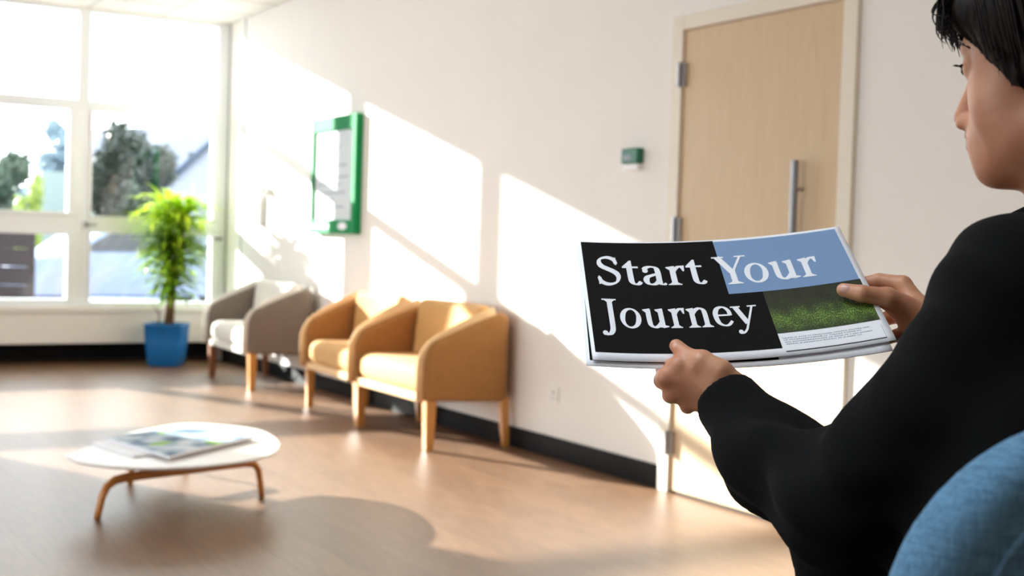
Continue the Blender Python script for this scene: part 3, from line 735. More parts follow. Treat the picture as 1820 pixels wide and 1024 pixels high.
def print_photo():
    t = NT('grass_photo_print'); uvn = t.n('ShaderNodeTexCoord'); mp = t.n('ShaderNodeMapping'); t.l(uvn.outputs['UV'], mp.inputs[0])
    n1 = t.n('ShaderNodeTexNoise'); n1.inputs['Scale'].default_value = 34; n1.inputs['Detail'].default_value = 6; n1.inputs['Roughness'].default_value = .75
    mp.inputs['Scale'].default_value = (2.2, 1, 1); t.l(mp.outputs[0], n1.inputs['Vector'])
    n2 = t.n('ShaderNodeTexNoise'); n2.inputs['Scale'].default_value = 3.2; n2.inputs['Detail'].default_value = 3; t.l(mp.outputs[0], n2.inputs['Vector'])
    sp = t.n('ShaderNodeSeparateXYZ'); t.l(uvn.outputs['UV'], sp.inputs[0])
    band = t.ramp(sp.outputs['Y'], [(0.0, (.25, .25, .25)), (.14, (.75, .75, .75)), (.33, (1, 1, 1)), (.46, (.55, .55, .55)), (.6, (.16, .16, .16)), (1, (.06, .06, .06))])
    g = t.ramp(n1.outputs[0], [(.36, lin((8, 14, 5))), (.5, lin((62, 100, 24))), (.62, lin((176, 210, 96)))])
    big = t.ramp(n2.outputs[0], [(.35, (.35, .35, .35)), (.6, (1, 1, 1))])
    c = t.mix(1., t.mix(1., g, band, 'MULTIPLY'), big, 'MULTIPLY'); t.col(c); t.b.inputs['Roughness'].default_value = .5; return t.m
E1 = .00035
patch('sheet', (0, 0, 1, 1.012), 40, 20, 0, M['paper'], br, .0009)
patch('black_panel', (.012, .012, .512, .955), 24, 20, E1, M['print_black'], br)
patch('black_panel', (.512, .50, .632, .955), 8, 12, E1, M['print_black'], br)
patch('blue_panel', (.512, .022, .979, .50), 24, 12, E1, M['print_blue'], br)
patch('photo_panel', (.632, .50, .981, .845), 20, 12, E1, print_photo(), br)
patch('rule_line', (.640, .980, .974, .987), 16, 1, E1, M['ink_dark'], br)
patch('rule_line', (.974, .885, .9755, .987), 1, 6, E1, M['ink_grey'], br)
rng = random.Random(5); mbq = ([], [])
for row, (ua, ub, vv) in enumerate(((.643, .93, .882), (.645, .905, .897), (.648, .94, .913), (.650, .90, .928))):
    u = ua
    while u < ub:
        w = rng.uniform(.003, .007)
        k = len(mbq[0]); hh = .0052
        mbq[0].extend([sheet(u, vv, E1)-BC, sheet(u, vv+hh, E1)-BC, sheet(u+w, vv+hh, E1)-BC, sheet(u+w, vv, E1)-BC]); mbq[1].append((k, k+1, k+2, k+3)); u += w+rng.choice((.0022, .0022, .002, .006))
raw('small_print', mbq[0], mbq[1], M['ink_grey'], br)
# serif lettering: centre lines drawn with a broad-nib width
def crom(pts, n=8):
    out = []
    for i in range(len(pts)-1):
        a = pts[max(i-1, 0)]; b = pts[i]; c = pts[i+1]; e = pts[min(i+2, len(pts)-1)]
        for k in range(n):
            t = k/n; out.append(tuple(.5*(2*b[d]+(c[d]-a[d])*t+(2*a[d]-5*b[d]+4*c[d]-e[d])*t*t+(3*b[d]-3*c[d]+e[d]-a[d])*t**3) for d in (0, 1)))
    out.append(pts[-1]); return out
def nib(pts, thick=.138, thin=.052, curve=True, ends=(1, 1), ang=.18):
    p = crom(pts) if curve else pts
    L = []; R = []; n = len(p)
    for i in range(n):
        a = p[max(i-1, 0)]; b = p[min(i+1, n-1)]; dx, dy = b[0]-a[0], b[1]-a[1]; l = math.hypot(dx, dy) or 1; dx /= l; dy /= l
        k = abs(dy*math.cos(ang)-dx*math.sin(ang)*-1)
        w = thin+(thick-thin)*min(1, k)**1.5; t = i/(n-1); w *= ends[0]+(1-ends[0])*min(1, t/.25) if t < .25 else (ends[1]+(1-ends[1])*min(1, (1-t)/.25) if t > .75 else 1)
        L.append((p[i][0]-dy*w/2, p[i][1]+dx*w/2)); R.append((p[i][0]+dy*w/2, p[i][1]-dx*w/2))
    return [[L[i], R[i], R[i+1], L[i+1]] for i in range(n-1)]
def bar(x0, y0, x1, y1): return [[(x0, y0), (x1, y0), (x1, y1), (x0, y1)]]
def quad(*p): return [list(p)]
def stem_(x, y0, y1, w=.148): return bar(x-w/2, y0, x+w/2, y1)
def foot(x, w=.17, y=0): return quad((x-w, y), (x+w, y), (x+w, y+.035), (x-w, y+.035))+quad((x-w*.85, y+.035), (x+w*.85, y+.035), (x+.074, y+.09), (x-.074, y+.09))
def flag(x, y): return quad((x-.16, y-.02), (x-.15, y-.055), (x-.07, y-.13), (x+.074, y+.02))
def disc(x, y, r): return [[(x+r*math.cos(2*PI*k/14), y+r*math.sin(2*PI*k/14)) for k in range(14)]]
XH = .655
G = {}
G['S'] = (nib([(.535,.74),(.50,.88),(.40,.955),(.28,.965),(.15,.90),(.115,.765),(.17,.645),(.30,.56),(.43,.48),(.525,.385),(.55,.25),(.49,.10),(.35,.025),(.21,.035),(.105,.12),(.07,.26)], .15, .06, ends=(.7,.7), ang=-.75)
          + bar(.51,.70,.553,.97)+bar(.048,.015,.09,.30), .65)
G['t'] = (nib([(.21,.70),(.21,.22),(.235,.09),(.31,.03),(.39,.05),(.45,.12)], .148, .05, ends=(1,.7))+quad((.284,.70),(.284,.865),(.235,.865),(.05,.665),(.136,.60))+bar(.03,.595,.435,.655), .475)
G['a'] = (nib([(.11,.53),(.16,.61),(.28,.645),(.40,.60),(.44,.46),(.44,.16),(.475,.05),(.54,.025),(.60,.06)], .146, .055, ends=(1,.6))+disc(.125,.50,.072)
          + nib([(.44,.395),(.30,.35),(.16,.28),(.115,.165),(.165,.055),(.27,.03),(.37,.075),(.45,.17)], .15, .05), .62)
G['r'] = (stem_(.20,0,.64)+foot(.20)+flag(.20,.645)+nib([(.21,.42),(.27,.545),(.36,.625),(.43,.635)], .11, .06, ends=(.6,1))+quad((.38,.665),(.52,.672),(.50,.47),(.46,.47),(.42,.58)), .53)
G['Y'] = (nib([(.12,.96),(.405,.42)], .165, .165, False)+nib([(.735,.96),(.43,.42)], .062, .062, False)+stem_(.42,0,.47,.152)+foot(.42,.20)+bar(-.02,.925,.30,.97)+bar(.58,.925,.87,.97), .80)
def ell(cx_, cy_, rx, ry, tilt=.18):
    O = []; I = []; n = 36
    for k in range(n+1):
        a = 2*PI*k/n; w = .055+(.15-.055)*abs(math.cos(a-tilt))**1.5
        x, y = math.cos(a), math.sin(a); O.append((cx_+rx*x, cy_+ry*y)); I.append((cx_+(rx-w)*x, cy_+(ry-w)*y))
    return [[O[k], O[k+1], I[k+1], I[k]] for k in range(n)]
G['o'] = (ell(.35, .325, .305, .345, -.25), .70)
G['u'] = (nib([(.185,.63),(.185,.22),(.22,.085),(.32,.03),(.43,.075),(.52,.17)], .148, .06)+stem_(.545,.02,.64)+flag(.185,.645)+flag(.545,.645)+quad((.545,0),(.72,.035),(.72,.065),(.60,.10),(.545,.1)), .74)
G['n'] = (stem_(.19,0,.64)+foot(.19)+flag(.19,.645)+nib([(.22,.46),(.30,.575),(.42,.635),(.52,.60),(.565,.47),(.565,.0)], .148, .06, ends=(.7,1))+foot(.565,.165), .76)
G['e'] = (nib([(.10,.37),(.53,.37)], .055, .055, False)+nib([(.525,.35),(.51,.50),(.43,.61),(.32,.645),(.19,.59),(.115,.45),(.115,.26),(.17,.11),(.30,.03),(.43,.05),(.55,.165)], .15, .055, ends=(.8,.6)), .61)
G['y'] = (nib([(.12,.62),(.36,.06)], .155, .155, False)+nib([(.62,.62),(.36,.03),(.28,-.14),(.18,-.235),(.09,-.24)], .062, .062, True)+disc(.095,-.205,.07)+bar(-.02,.60,.27,.645)+bar(.48,.60,.75,.645), .72)
G['J'] = (stem_(.30,.08,.95,.152)+nib([(.30,.10),(.285,-.08),(.21,-.20),(.09,-.235)], .152, .06, ends=(1,1))+disc(.06,-.185,.078)+bar(.08,.925,.50,.97)+quad((.224,.86),(.376,.86),(.45,.93),(.14,.93)), .50)
def word(txt, u0, u1, vb, cap, kern=None):
    adv = 0; pol = []
    for i, ch in enumerate(txt):
        p, a = G[ch]
        for q in p: pol.append([(x+adv, y) for x, y in q])
        adv += a+(kern or {}).get(i, 0)
    xs = [x for q in pol for x, _ in q]; x0, x1 = min(xs), max(xs); vs = []; fs = []
    for q in pol:
        ar = sum(q[i][0]*q[(i+1) % len(q)][1]-q[(i+1) % len(q)][0]*q[i][1] for i in range(len(q)))
        if ar < 0: q = q[::-1]
        k = len(vs); vs += [sheet(u0+(x-x0)/(x1-x0)*(u1-u0), vb-y*cap/.965, E1*2)-BC for x, y in q]; fs.append(tuple(range(k, k+len(q))))
    o = raw('title_lettering', vs, fs, M['paper'], br); return o
word('Start', .056, .450, .405, .248)
word('Your', .487, .862, .420, .250, {0: -.13})
word('Journey', .046, .592, .762, .232)
# second brochure just behind, slightly turned
def sheet2(u, v, off=0.):
    th = .022; uu, vv = u-.5, (v-.5); a, b = .387, .312
    x = uu*a*math.cos(th)-vv*b*math.sin(th)-.0045; y = uu*a*math.sin(th)+vv*b*math.cos(th)+.0115
    return sheet(.5+x/a, .5+y/b, off-.0042)
BC0 = BC
b2 = tag(empty('brochure', BC), 'second brochure tucked behind the titled one, only its white edge and black strip showing', 'brochure')
patch('sheet', (0, 0, 1, 1.012), 30, 16, 0, M['paper'], b2, .0009, fn=sheet2)
patch('black_panel', (.012, .012, .632, .975), 24, 16, E1, M['print_black'], b2, fn=sheet2)
b2['group'] = br['group'] = 'brochures held by the person'

# ================================================================== BLUE CHAIR
CF = np.array([-.985, .17, 0.]); CL_ = np.array([-.17, -.985, 0.])       # forward and left of the chair
bc = tag(empty('lounge_chair', (9.90, -2.52, 0)), 'blue fabric chair with rounded back under the seated person', 'chair')
BCH = np.array([9.90, -2.52, 0.]); RC = np.stack([CF, CL_, np.array([0, 0, 1.])])   # world -> (f,l,u)
def chair_local(p): return (p-BCH) @ RC.T
def back_fn(p):                                    # p in (f,l,u)
    f, l, u = p[:, 0], p[:, 1], p[:, 2]
    q0 = f-.36*l*l-(-.13*(u-.45))
    x = np.abs(l)-(.362-.155); y = np.abs(u-.68)-(.305-.155)
    d2 = np.sqrt(np.maximum(x, 0)**2+np.maximum(y, 0)**2)+np.minimum(np.maximum(x, y), 0)-.155
    w0 = d2+.024; w1 = np.abs(q0)-.032+.024
    return (np.sqrt(np.maximum(w0, 0)**2+np.maximum(w1, 0)**2)+np.minimum(np.maximum(w0, w1), 0)-.024)*.93
def seatb_fn(p): return s_box(p, (.265, 0, .382), (.24, .31, .045), .04)
def to_obj(name, fn, lo, hi, h, mat, par):
    v, f = sdf_mesh(fn, lo, hi, h); return new_obj(name, np_mesh(name, v @ RC, f), mat, par)
to_obj('backrest', back_fn, (-.26, -.45, .3), (.2, .45, 1.06), .007, M['bluefab'], bc)
pa = []
for k in range(61):
    t = k/60; per = [(.37-.042-.14, -1), ]
    if t < .25: l_, u_ = -.32, .40+.43*t/.25
    elif t < .4: a_ = PI-(t-.25)/.15*PI/2; l_, u_ = -.207+.113*math.cos(a_), .83+.113*math.sin(a_)
    elif t < .6: l_, u_ = -.207+.414*(t-.4)/.2, .943
    elif t < .75: a_ = PI/2-(t-.6)/.15*PI/2; l_, u_ = .207+.113*math.cos(a_), .83+.113*math.sin(a_)
    else: l_, u_ = .32, .83-.43*(t-.75)/.25
    pa.append(np.array([.36*l_*l_-.13*(u_-.45)-.0325, l_, u_]) @ RC)
MB().tube(pa, .0035, 8).build('piping', M['bluefab'], bc, smooth=True)
to_obj('seat', seatb_fn, (-.05, -.35, .35), (.58, .35, .5), .01, M['bluefab'], bc)
for f_, l_ in ((.06, .24), (.06, -.24), (.47, .24), (.47, -.24)):
    a = np.array([f_, l_, .40]) @ RC; b_ = np.array([f_+(.05 if f_ > .2 else -.06), l_*1.12, 0]) @ RC
    MB().tube([a, b_], [.02, .013], 12).build('leg', M['oak'], bc, smooth=True)
# ================================================================== PERSON
pe = tag(empty('person', (9.66, -2.47, 0)), 'person in a black jacket seated on the blue chair, seen from behind, holding the brochures', 'person')
PB = np.array([9.66, -2.47, 0.])
HS = 1.05                                            # head frame: forward, left, up
hyaw, hpit = math.radians(14), math.radians(-5)
Fh = np.array([-math.cos(hyaw)*math.cos(hpit), -math.sin(hyaw)*math.cos(hpit), math.sin(hpit)])
Lh = np.cross([0, 0, 1.], Fh); Lh /= np.linalg.norm(Lh); Uh = np.cross(Fh, Lh)
RH = np.stack([Fh, Lh, Uh])
HC = P(1724, 124, 1.335) - np.array([.083, .031, 0]) @ RH*HS
def hl(f, l, u): return HC+np.array([f, l, u]) @ RH*HS
NECK = np.array([9.655, -2.425, 1.06])
LSH, LEL, LWR = P(1800, 512, 1.27), P(1492, 893, 1.385), P(1300, 702, 1.57)
RSH, REL, RWR = np.array([9.60, -2.235, 1.02]), P(1800, 800, 1.62), P(1664, 588, 1.715)
PEL = np.array([9.675, -2.475, .54])
LH = dict(w=(1312,704,1.575), im=(1208,652,1.590), mm=(1187,671,1.594), rm=(1197,698,1.60), pm=(1224,716,1.603))
def head_fn(p):
    q = ((p-HC.astype(np.float32)) @ RH.T.astype(np.float32))/HS; f, l, u = q[:, 0], np.abs(q[:, 1]), q[:, 2]
    q = np.stack([f, l, u], 1)                       # the two sides mirror each other
    d = s_ell(q, (-.012, 0, .035), (.096, .074, .078))
    d = smin(d, s_ell(q, (.034, 0, .022), (.056, .058, .058)), .03)
    d = smin(d, s_ell(q, (.031, 0, -.038), (.056, .050, .070)), .025)
    d = smin(d, s_ell(q, (.046, .033, -.036), (.030, .025, .040)), .034)
    d = smin(d, s_cap(q, (-.008, .050, -.053), (.062, .014, -.094), .017, .016), .025)
    d = smin(d, s_ell(q, (.073, 0, -.097), (.020, .022, .018)), .022)
    d = smin(d, s_ell(q, (.020, 0, -.080), (.055, .042, .026)), .02)
    d = smin(d, s_cap(q, (.080, .034, .018), (.088, .008, .018), .008), .015)
    d = smin(d, s_ell(q, (.0775, 0, -.066), (.023, .028, .026)), .018)
    d = smax(d, -s_ell(q, (.098, .032, .0), (.014, .017, .011)), .012)
    d = smin(d, s_ell(q, (.0745, .032, .0005), (.0145, .0175, .0135)), .004)
    d = smax(d, -s_ell(q, (.0885, .033, -.0005), (.004, .0125, .0042)), .002)
    d = smin(d, s_cap(q, (.086, 0, .004), (.106, 0, -.041), .007, .0098), .012)
    d = smin(d, s_ell(q, (.097, .0125, -.049), (.012, .0075, .0075)), .006)
    d = smax(d, -s_ell(q, (.098, .0085, -.0585), (.006, .004, .005)), .003)
    d = smin(d, s_cap(q, (.1005, 0, -.0605), (.086, .022, -.0645), .0055, .003), .005)
    d = smin(d, s_cap(q, (.0985, 0, -.0715), (.085, .019, -.0675), .0065, .003), .004)
    d = smax(d, -s_cap(q, (.1055, 0, -.0658), (.087, .024, -.0652), .0016), .002)
    ear = s_ell(q, (-.016, .076, -.012), (.019, .0085, .031)); ear = smax(ear, -s_ell(q, (-.012, .084, -.012), (.010, .006, .019)), .004)
    d = smin(d, ear, .006)
    return d*HS
def hand_left(p):
    g = lambda k: P(*LH[k]); w = g('w')
    d = s_cap(p, w, P(1282, 690, 1.578), .0255, .024)
    for k, r in (('im', .0135), ('mm', .0135), ('rm', .0125), ('pm', .0115)): d = smin(d, s_cap(p, P(1285, 690, 1.58), g(k), .021, r), .010)
    d = smin(d, s_cap(p, P(1250, 640, 1.585), P(1255, 715, 1.592), .012, .012), .012)
    for ch in (((1208,652,1.590,.0130),(1181,655,1.638,.0112),(1186,632,1.668,.0096),(1203,606,1.692,.0082)),
               ((1187,671,1.594,.0132),(1178,676,1.626,.0115),(1190,652,1.650,.0098),(1214,622,1.668,.0082)),
               ((1197,698,1.600,.0122),(1192,702,1.630,.0108),(1208,680,1.652,.0094),(1232,652,1.662,.0080)),
               ((1224,716,1.603,.0110),(1222,722,1.630,.0096),(1238,704,1.650,.0084),(1258,680,1.656,.0072))):
        fd = None
        for a, b in zip(ch, ch[1:]):
            c = s_cap(p, P(*a[:3]), P(*b[:3]), a[3], b[3]); fd = c if fd is None else smin(fd, c, .002)
        d = smin(d, fd, .004)
    th = smin(s_cap(p, P(1276, 664, 1.572), P(1246, 645, 1.577), .0195, .0138), s_cap(p, P(1246, 645, 1.577), P(1220, 632, 1.598), .0130, .0105), .004)
    th = smin(th, s_cap(p, P(1220, 632, 1.598), P(1202, 615, 1.617), .0105, .0088), .003)
    return smin(d, th, .008)
RHP = dict(w=(1664,588,1.715))
def hand_right(p):
    w = P(1664, 588, 1.715); d = s_cap(p, w, P(1628, 555, 1.745), .026, .022)
    ch_all = (((1604,507,1.770,.0130),(1562,500,1.785,.0112),(1535,505,1.795,.0098),(1505,512,1.80,.0082)),
              ((1612,532,1.785,.0130),(1575,528,1.795,.0112),(1545,535,1.785,.0098),(1510,545,1.770,.0082)),
              ((1620,560,1.785,.0122),(1590,562,1.780,.0106),(1562,570,1.755,.0094),(1530,580,1.735,.0080)),
              ((1632,585,1.770,.0112),(1606,594,1.750,.0098),(1580,600,1.725,.0086),(1555,605,1.705,.0074)))
    for ch in ch_all: d = smin(d, s_cap(p, P(1640, 565, 1.745), P(*ch[0][:3]), .019, ch[0][3]), .010)
    for ch in ch_all:
        fd = None
        for a, b in zip(ch, ch[1:]):
            c = s_cap(p, P(*a[:3]), P(*b[:3]), a[3], b[3]); fd = c if fd is None else smin(fd, c, .002)
        d = smin(d, fd, .004)
    th = smin(s_cap(p, P(1625, 560, 1.730), P(1577, 530, 1.712), .021, .0145), s_cap(p, P(1577, 530, 1.712), P(1532, 522, 1.708), .0135, .0112), .005)
    th = smin(th, s_cap(p, P(1532, 522, 1.708), P(1499, 515.5, 1.722), .0114, .0092), .003)
    d = smin(d, s_cap(p, P(1600, 548, 1.722), P(1640, 592, 1.725), .014, .020), .012)
    return smin(d, th, .008)
def body_fn(p):
    d = np.minimum(head_fn(p), 9)
    d = smin(d, s_cap(p, hl(-.03, 0, -.055), NECK, .052, .058), .03)
    core = s_cap(p, NECK, PEL, .075, .10)
    core = smin(core, s_cap(p, LSH, RSH, .038), .04)
    for a, b, c in ((LSH, LEL, LWR), (RSH, REL, RWR)):
        core = smin(core, s_cap(p, a, b, .038, .033), .03); core = smin(core, s_cap(p, b, c, .034, .024), .012)
    d = smin(d, core, .03)
    d = smin(d, hand_left(p), .008); d = smin(d, hand_right(p), .008)
    return d
bv, bf = sdf_mesh(body_fn, (9.0, -3.0, .40), (9.95, -2.1, 1.50), .0026)
body = new_obj('body', np_mesh('body', bv-PB, bf), [M['skin'], M['lip']], pe)
cen = bv[bf].mean(1); ql = ((cen-HC) @ RH.T)/HS
lip = (ql[:, 0] > .0835) & (np.abs(ql[:, 1]) < .0215) & (ql[:, 2] > -.0785) & (ql[:, 2] < -.0562)
body.data.polygons.foreach_set('material_index', lip.astype(np.int32)[:len(body.data.polygons)])
# eyes, lashes, brows, fingernails
for sgn in (1, -1):
    m = MB(); c = hl(.0738, sgn*.032, 0)-PB; m.lathe([(.0146*math.sin(PI*k/12)+1e-5, -.0146*math.cos(PI*k/12)) for k in range(13)], c, 18)
    ey = m.build('eye', M['eyewhite'], pe, smooth=True)
    ci = hl(.0738+.0122, sgn*.032, 0)-PB; m = MB(); m.lathe([(.0062*math.sin(PI*k/8)+1e-5, -.0062*math.cos(PI*k/8)) for k in range(9)], ci, 14); m.build('iris', M['iris'], ey, smooth=True)
    m = MB(); rl = random.Random(2)
    for i in range(16):
        t = i/15; a = hl(.0885-.006*abs(t-.3), sgn*(.021+.024*t), .0045-.003*abs(t-.45)); e = a+np.array([.0065, sgn*(t-.4)*.010, .002-.002*rl.random()]) @ RH*HS
        m.tube([a-PB, (a+e)/2-PB+np.array([0, 0, -.0008]), e-PB], [.0009, .0007, .0003], 5)
    m.tube([hl(.0885-.006*abs(t-.3), sgn*(.020+.026*t), .0048-.003*abs(t-.45))-PB for t in (0, .25, .5, .75, 1)], .0011, 6)
    m.build('eyelashes', M['hair'], pe, smooth=True)
    m = MB(); m.tube([hl(.094, sgn*.012, .021)-PB, hl(.0925, sgn*.026, .026)-PB, hl(.082, sgn*.042, .023)-PB, hl(.072, sgn*.05, .017)-PB], [.003, .0036, .003, .0012], 8); m.build('eyebrow', M['hair'], pe, smooth=True)
def nail(c, along, facing, L, W, T=.0022):
    a = np.asarray(along, float); a /= np.linalg.norm(a); n = np.asarray(facing, float); n -= a*(n @ a); n /= np.linalg.norm(n); s = np.cross(a, n); m = MB(); v = []; f = []
    R_, C_ = 10, 12
    for j in range(R_):
        th = PI/2*j/(R_-1)
        for k in range(C_):
            ph = 2*PI*k/C_; q = c+a*L*math.cos(ph)*math.sin(th)+s*W*math.sin(ph)*math.sin(th)+n*(T*math.cos(th)-W*.25*(math.sin(ph)*math.sin(th))**2); v.append(q-PB)
    for j in range(R_-1):
        for k in range(C_): f.append((j*C_+k, (j+1)*C_+k, (j+1)*C_+(k+1) % C_, j*C_+(k+1) % C_))
    m.add(v, f).build('fingernail', M['nail'], pe, smooth=True)
tocam = CAM-P(1500, 515, 1.735)
a0, a1 = P(1532, 522, 1.708), P(1499, 515.5, 1.722)
nail(a1+(a0-a1)*.10+tocam/np.linalg.norm(tocam)*.0085+np.array([0, 0, .0022]), a1-a0, tocam+np.array([0, 0, .35]), .0088, .0066)
a0, a1 = P(1220, 632, 1.598), P(1202, 615, 1.617); tocam = CAM-a1; tl = RM[0]*-.25+RM[1]*.1
nail(a1+(a0-a1)*.10+(tocam/np.linalg.norm(tocam)+tl)*.0078, a1-a0, tocam/np.linalg.norm(tocam)+tl, .0078, .0058)
# hair
def hair_fn(p):
    q = ((p-HC.astype(np.float32)) @ RH.T.astype(np.float32))/HS; f, l, u = q[:, 0], q[:, 1], q[:, 2]; al = np.abs(l)
    q2 = np.stack([f, al, u], 1)
    d = s_ell(q2, (-.018, 0, .042), (.102, .092, .088))
    d = smin(d, s_ell(q2, (-.045, 0, -.005), (.082, .088, .075)), .03)
    d = smin(d, s_cap(q2, (.052, .062, .045), (.012, .079, -.022), .022, .010), .02)
    d = smin(d, s_cap(q2, (.080, .0, .062), (.068, .054, .052), .020, .020), .02)
    d = smin(d, s_cap(q2, (-.01, .080, -.01), (-.045, .074, -.065), .016, .010), .02)
    cut = s_ell(q2, (.092, 0, -.032), (.072, .094, .062))
    d = smax(d, -cut, .008)
    d = smax(d, -(u+.075), .01)
    ang = np.arctan2(l, f+.02)
    d = d+.0011*np.sin(ang*46+u*55)+.0008*np.sin(ang*93-u*80+f*60)+.0006*np.sin(u*130+ang*23)
    return d*HS*.9
hlo = HC-.19; hhi = HC+.19
hv, hf = sdf_mesh(hair_fn, hlo, hhi, .0032)
hair = new_obj('hair', np_mesh('hair', hv-PB, hf), M['hair'], pe)
m = MB(); rr = random.Random(9)
for i in range(320):                                 # loose locks over the brow, temples and nape
    if i < 170:
        l0 = rr.uniform(-.05, .075); f0 = .075-.35*max(0, abs(l0)-.03); a = (f0-.04, l0*.8, .105+rr.uniform(-.01, .012)); b_ = (f0+.020, l0*.97, .075+rr.uniform(-.012, .012)); c = (f0+.027+rr.uniform(-.008, .008), l0*1.05+.006, .048+rr.uniform(-.012, .012)); e = (f0+.024+rr.uniform(-.012, .006), l0*1.1+.010, .030+rr.uniform(-.012, .016))
    else:
        f0 = rr.uniform(-.10, .04); s_ = 1 if rr.random() < .75 else -1; wd = .094-.5*max(0, abs(f0+.01)-.05)
        a = (f0+.02, s_*wd*.8, .085); b_ = (f0+.006, s_*wd*1.0, .045); c = (f0-.004, s_*wd*1.02, .0+rr.uniform(-.01, .01)); e = (f0-.012+rr.uniform(-.01, .01), s_*(wd*.93), -.05+rr.uniform(-.03, .03)+(.045 if f0 > 0 else 0))
    pts_ = crom([a, b_, c, e], 4) if False else [a, b_, c, e]
    pp_ = []
    for i_ in range(3):
        for k in range(5):
            t = k/5; A, B, C, D = (np.array(pts_[max(i_-1, 0)]), np.array(pts_[i_]), np.array(pts_[i_+1]), np.array(pts_[min(i_+2, 3)]))
            pp_.append(hl(*(.5*(2*B+(C-A)*t+(2*A-5*B+4*C-D)*t*t+(3*B-3*C+D-A)*t**3)))-PB)
    pp_.append(hl(*e)-PB); n = len(pp_); r0 = rr.uniform(.0009, .0019)
    m.tube(pp_, [r0*(1-.85*(k/(n-1))**2) for k in range(n)], 5)
m.build('loose_locks', M['hair'], hair, smooth=True)
# black jacket
TF = np.array([-.965, -.26, 0.]); TL = np.array([.26, -.965, 0.]); RT = np.stack([TF, TL, np.array([0, 0, 1.])])
CUFFL = P(1288, 706, 1.568); dL = CUFFL-P(1372, 815, 1.49); dL /= np.linalg.norm(dL)
CUFFR = P(1655, 580, 1.718); dR = CUFFR-REL; dR /= np.linalg.norm(dR)
def jacket_fn(p):
    d = s_ell(p, (9.675, -2.44, .90), (.135, .178, .25), RT)
    d = smin(d, s_ell(p, (9.665, -2.465, .70), (.150, .185, .24), RT), .06)
    d = smin(d, s_ell(p, (9.66, -2.475, .56), (.165, .205, .13), RT), .05)
    d = smin(d, s_cap(p, LSH, RSH, .062, .062), .05)
    d = smin(d, s_cap(p, NECK+np.array([.0, 0, -.02]), NECK+np.array([.01, .0, .035]), .082, .064), .05)
    d = smin(d, s_cap(p, P(1665, 650, 1.42), P(1590, 800, 1.45), .045, .05), .05)
    d = smin(d, s_cap(p, P(1500, 1000, 1.43), P(1520, 1100, 1.42), .055, .07), .05)
    # sleeves
    la = smin(s_cap(p, LSH, P(1662, 715, 1.315), .064, .060), s_cap(p, P(1662, 715, 1.315), LEL, .060, .060), .02)
    fa = smin(s_cap(p, P(1490, 890, 1.39), P(1372, 815, 1.49), .062, .054), s_cap(p, P(1372, 815, 1.49), P(1270, 682, 1.585), .054, .037), .03)
    fa = smax(fa, (p-CUFFL.astype(np.float32)) @ dL.astype(np.float32), .004)
    fa = smax(fa, -s_cap(p, CUFFL-dL*.004, CUFFL+dL*.03, .0315), .003)
    la = smin(la, fa, .03)
    ra = smin(s_cap(p, RSH, REL, .062, .056), s_cap(p, REL, P(1650, 572, 1.72), .056, .038), .02)
    ra = smax(ra, (p-CUFFR.astype(np.float32)) @ dR.astype(np.float32), .004)
    d = smin(d, la, .035); d = smin(d, ra, .03)
    x, y, z = p[:, 0], p[:, 1], p[:, 2]
    # soft cloth folds: broad drapes plus creases near the elbows
    e1 = np.exp(-(((p-LEL.astype(np.float32))**2).sum(1))/.014); e2 = np.exp(-(((p-P(1372, 815, 1.49).astype(np.float32))**2).sum(1))/.008)
    w = (p @ np.array([.6, .35, .72], np.float32))
    fold = .0018*np.sin(34*w+6*np.sin(19*y+11*z))+(.0042*e1+.0034*e2)*np.sin(95*(p @ np.array([.55, -.2, .8], np.float32))+3*np.sin(30*y))
    d = d+fold
    hole = s_cap(p, NECK+np.array([-.015, 0, .0]), hl(-.03, 0, -.055), .060, .062)
    return smax(d, -hole, .006)
jv, jf = sdf_mesh(jacket_fn, (9.05, -3.05, .40), (10.0, -2.05, 1.2), .0052)
new_obj('jacket', np_mesh('jacket', jv-PB, jf), M['black'], pe)
# jacket front edge that stands away from the chest
lp = [P(1850, 385, 1.43), P(1768, 430, 1.44), P(1715, 486, 1.45), P(1686, 568, 1.46), P(1632, 658, 1.47), P(1566, 752, 1.47)]
m = MB(); m.tube([q-PB for q in lp], [(.010, .018), (.014, .022), (.015, .024), (.016, .026), (.016, .026), (.012, .018)], 12); m.build('lapel', M['black'], pe, smooth=True)
# trousers and shoes
KL, KR = np.array([9.26, -2.70, .525]), np.array([9.22, -2.42, .525]); AL, AR = np.array([9.20, -2.73, .09]), np.array([9.17, -2.43, .09])
def trouser_fn(p):
    d = s_ell(p, (9.66, -2.475, .535), (.15, .18, .085), RT)
    for hp, k, a in ((np.array([9.64, -2.57, .535]), KL, AL), (np.array([9.62, -2.38, .535]), KR, AR)):
        d = smin(d, smin(s_cap(p, hp, k, .082, .062), s_cap(p, k, a, .062, .05), .02), .03)
    return d+.0016*np.sin(60*p[:, 2]+40*p[:, 0])
tv, tf = sdf_mesh(trouser_fn, (9.0, -2.95, .02), (9.95, -2.15, .72), .009)
new_obj('trousers', np_mesh('trousers', tv-PB, tf), M['trouser'], pe)
for a in (AL, AR):
    sf = lambda p: smax(smin(s_cap(p, a+np.array([.03, .008, -.045]), a+np.array([-.15, -.04, -.058]), .042, .030), s_cap(p, a, a+np.array([.03, .005, -.05]), .042, .038), .03), .002-p[:, 2], .006)
    sv, sf_ = sdf_mesh(sf, a-np.array([.25, .15, .11]), a+np.array([.12, .12, .1]), .006)
    new_obj('shoe', np_mesh('shoe', sv-PB, sf_), M['shoe'], pe)

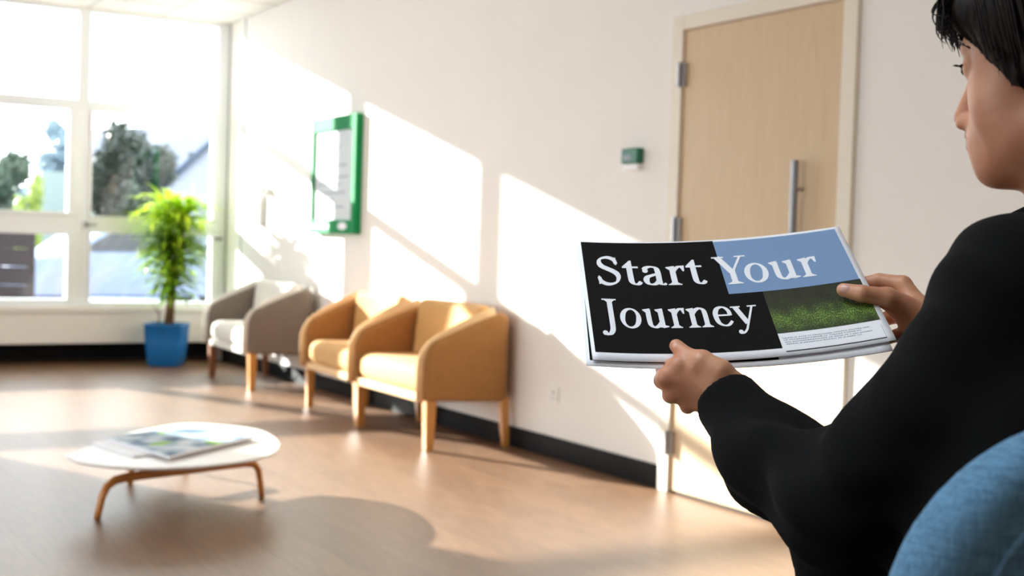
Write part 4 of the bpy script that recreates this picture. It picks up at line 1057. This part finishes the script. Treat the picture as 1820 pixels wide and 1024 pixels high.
# ================================================================== LIGHT
sun = bpy.data.lights.new('sun', 'SUN'); so = bpy.data.objects.new('sun', sun); COL.objects.link(so)
sdir = Vector((1, .437, -.29)).normalized(); so.rotation_euler = sdir.to_track_quat('-Z', 'Y').to_euler(); so.location = (-8, -6, 6)
sun.energy = SUN_E; sun.angle = math.radians(.55); sun.color = (1.0, .96, .90)
wd = bpy.data.worlds.new('sky'); SC.world = wd; wd.use_nodes = True; nt = wd.node_tree; bg = nt.nodes['Background']
tc = nt.nodes.new('ShaderNodeTexCoord'); sx = nt.nodes.new('ShaderNodeSeparateXYZ'); rp = nt.nodes.new('ShaderNodeValToRGB')
nt.links.new(tc.outputs['Generated'], sx.inputs[0]); nt.links.new(sx.outputs['Z'], rp.inputs[0]); nt.links.new(rp.outputs[0], bg.inputs[0])
rp.color_ramp.elements[0].position = 0; rp.color_ramp.elements[0].color = (.95, .975, 1, 1)
rp.color_ramp.elements[1].position = .7; rp.color_ramp.elements[1].color = (.84, .92, 1, 1)
bg.inputs[1].default_value = SKY_E
for y0, y1 in ((-2.03, -.06), (WEND, -2.03)):        # sampling portals in the window openings
    pl = bpy.data.lights.new('window_portal', 'AREA'); pl.shape = 'RECTANGLE'; pl.size = y1-y0; pl.size_y = HEAD-SILL; pl.cycles.is_portal = True
    o = bpy.data.objects.new('window_portal', pl); COL.objects.link(o); o.location = (XW+.06, (y0+y1)/2, (HEAD+SILL)/2); o.rotation_euler = Vector((1, 0, 0)).to_track_quat('-Z', 'Y').to_euler()
pl = bpy.data.lights.new('window_portal', 'AREA'); pl.shape = 'RECTANGLE'; pl.size = LWX1-LWX0; pl.size_y = LWZ1-LWZ0; pl.cycles.is_portal = True
o = bpy.data.objects.new('window_portal', pl); COL.objects.link(o); o.location = ((LWX0+LWX1)/2, Y1-.03, (LWZ0+LWZ1)/2); o.rotation_euler = Vector((0, 1, 0)).to_track_quat('-Z', 'Y').to_euler()
pl = bpy.data.lights.new('window_portal', 'AREA'); pl.shape = 'RECTANGLE'; pl.size = RX1-RX0; pl.size_y = RY1-RY0; pl.cycles.is_portal = True
o = bpy.data.objects.new('window_portal', pl); COL.objects.link(o); o.location = ((RX0+RX1)/2, (RY0+RY1)/2, CH+.15)
SC.view_settings.view_transform = 'Standard'; SC.view_settings.look = 'None'; SC.view_settings.gamma = 1; SC.view_settings.use_curve_mapping = False
SC.view_settings.exposure = EXPO
SC.cycles.use_denoising = True; SC.cycles.max_bounces = 10; SC.cycles.diffuse_bounces = 6; SC.cycles.transparent_max_bounces = 16; SC.cycles.sample_clamp_indirect = 8
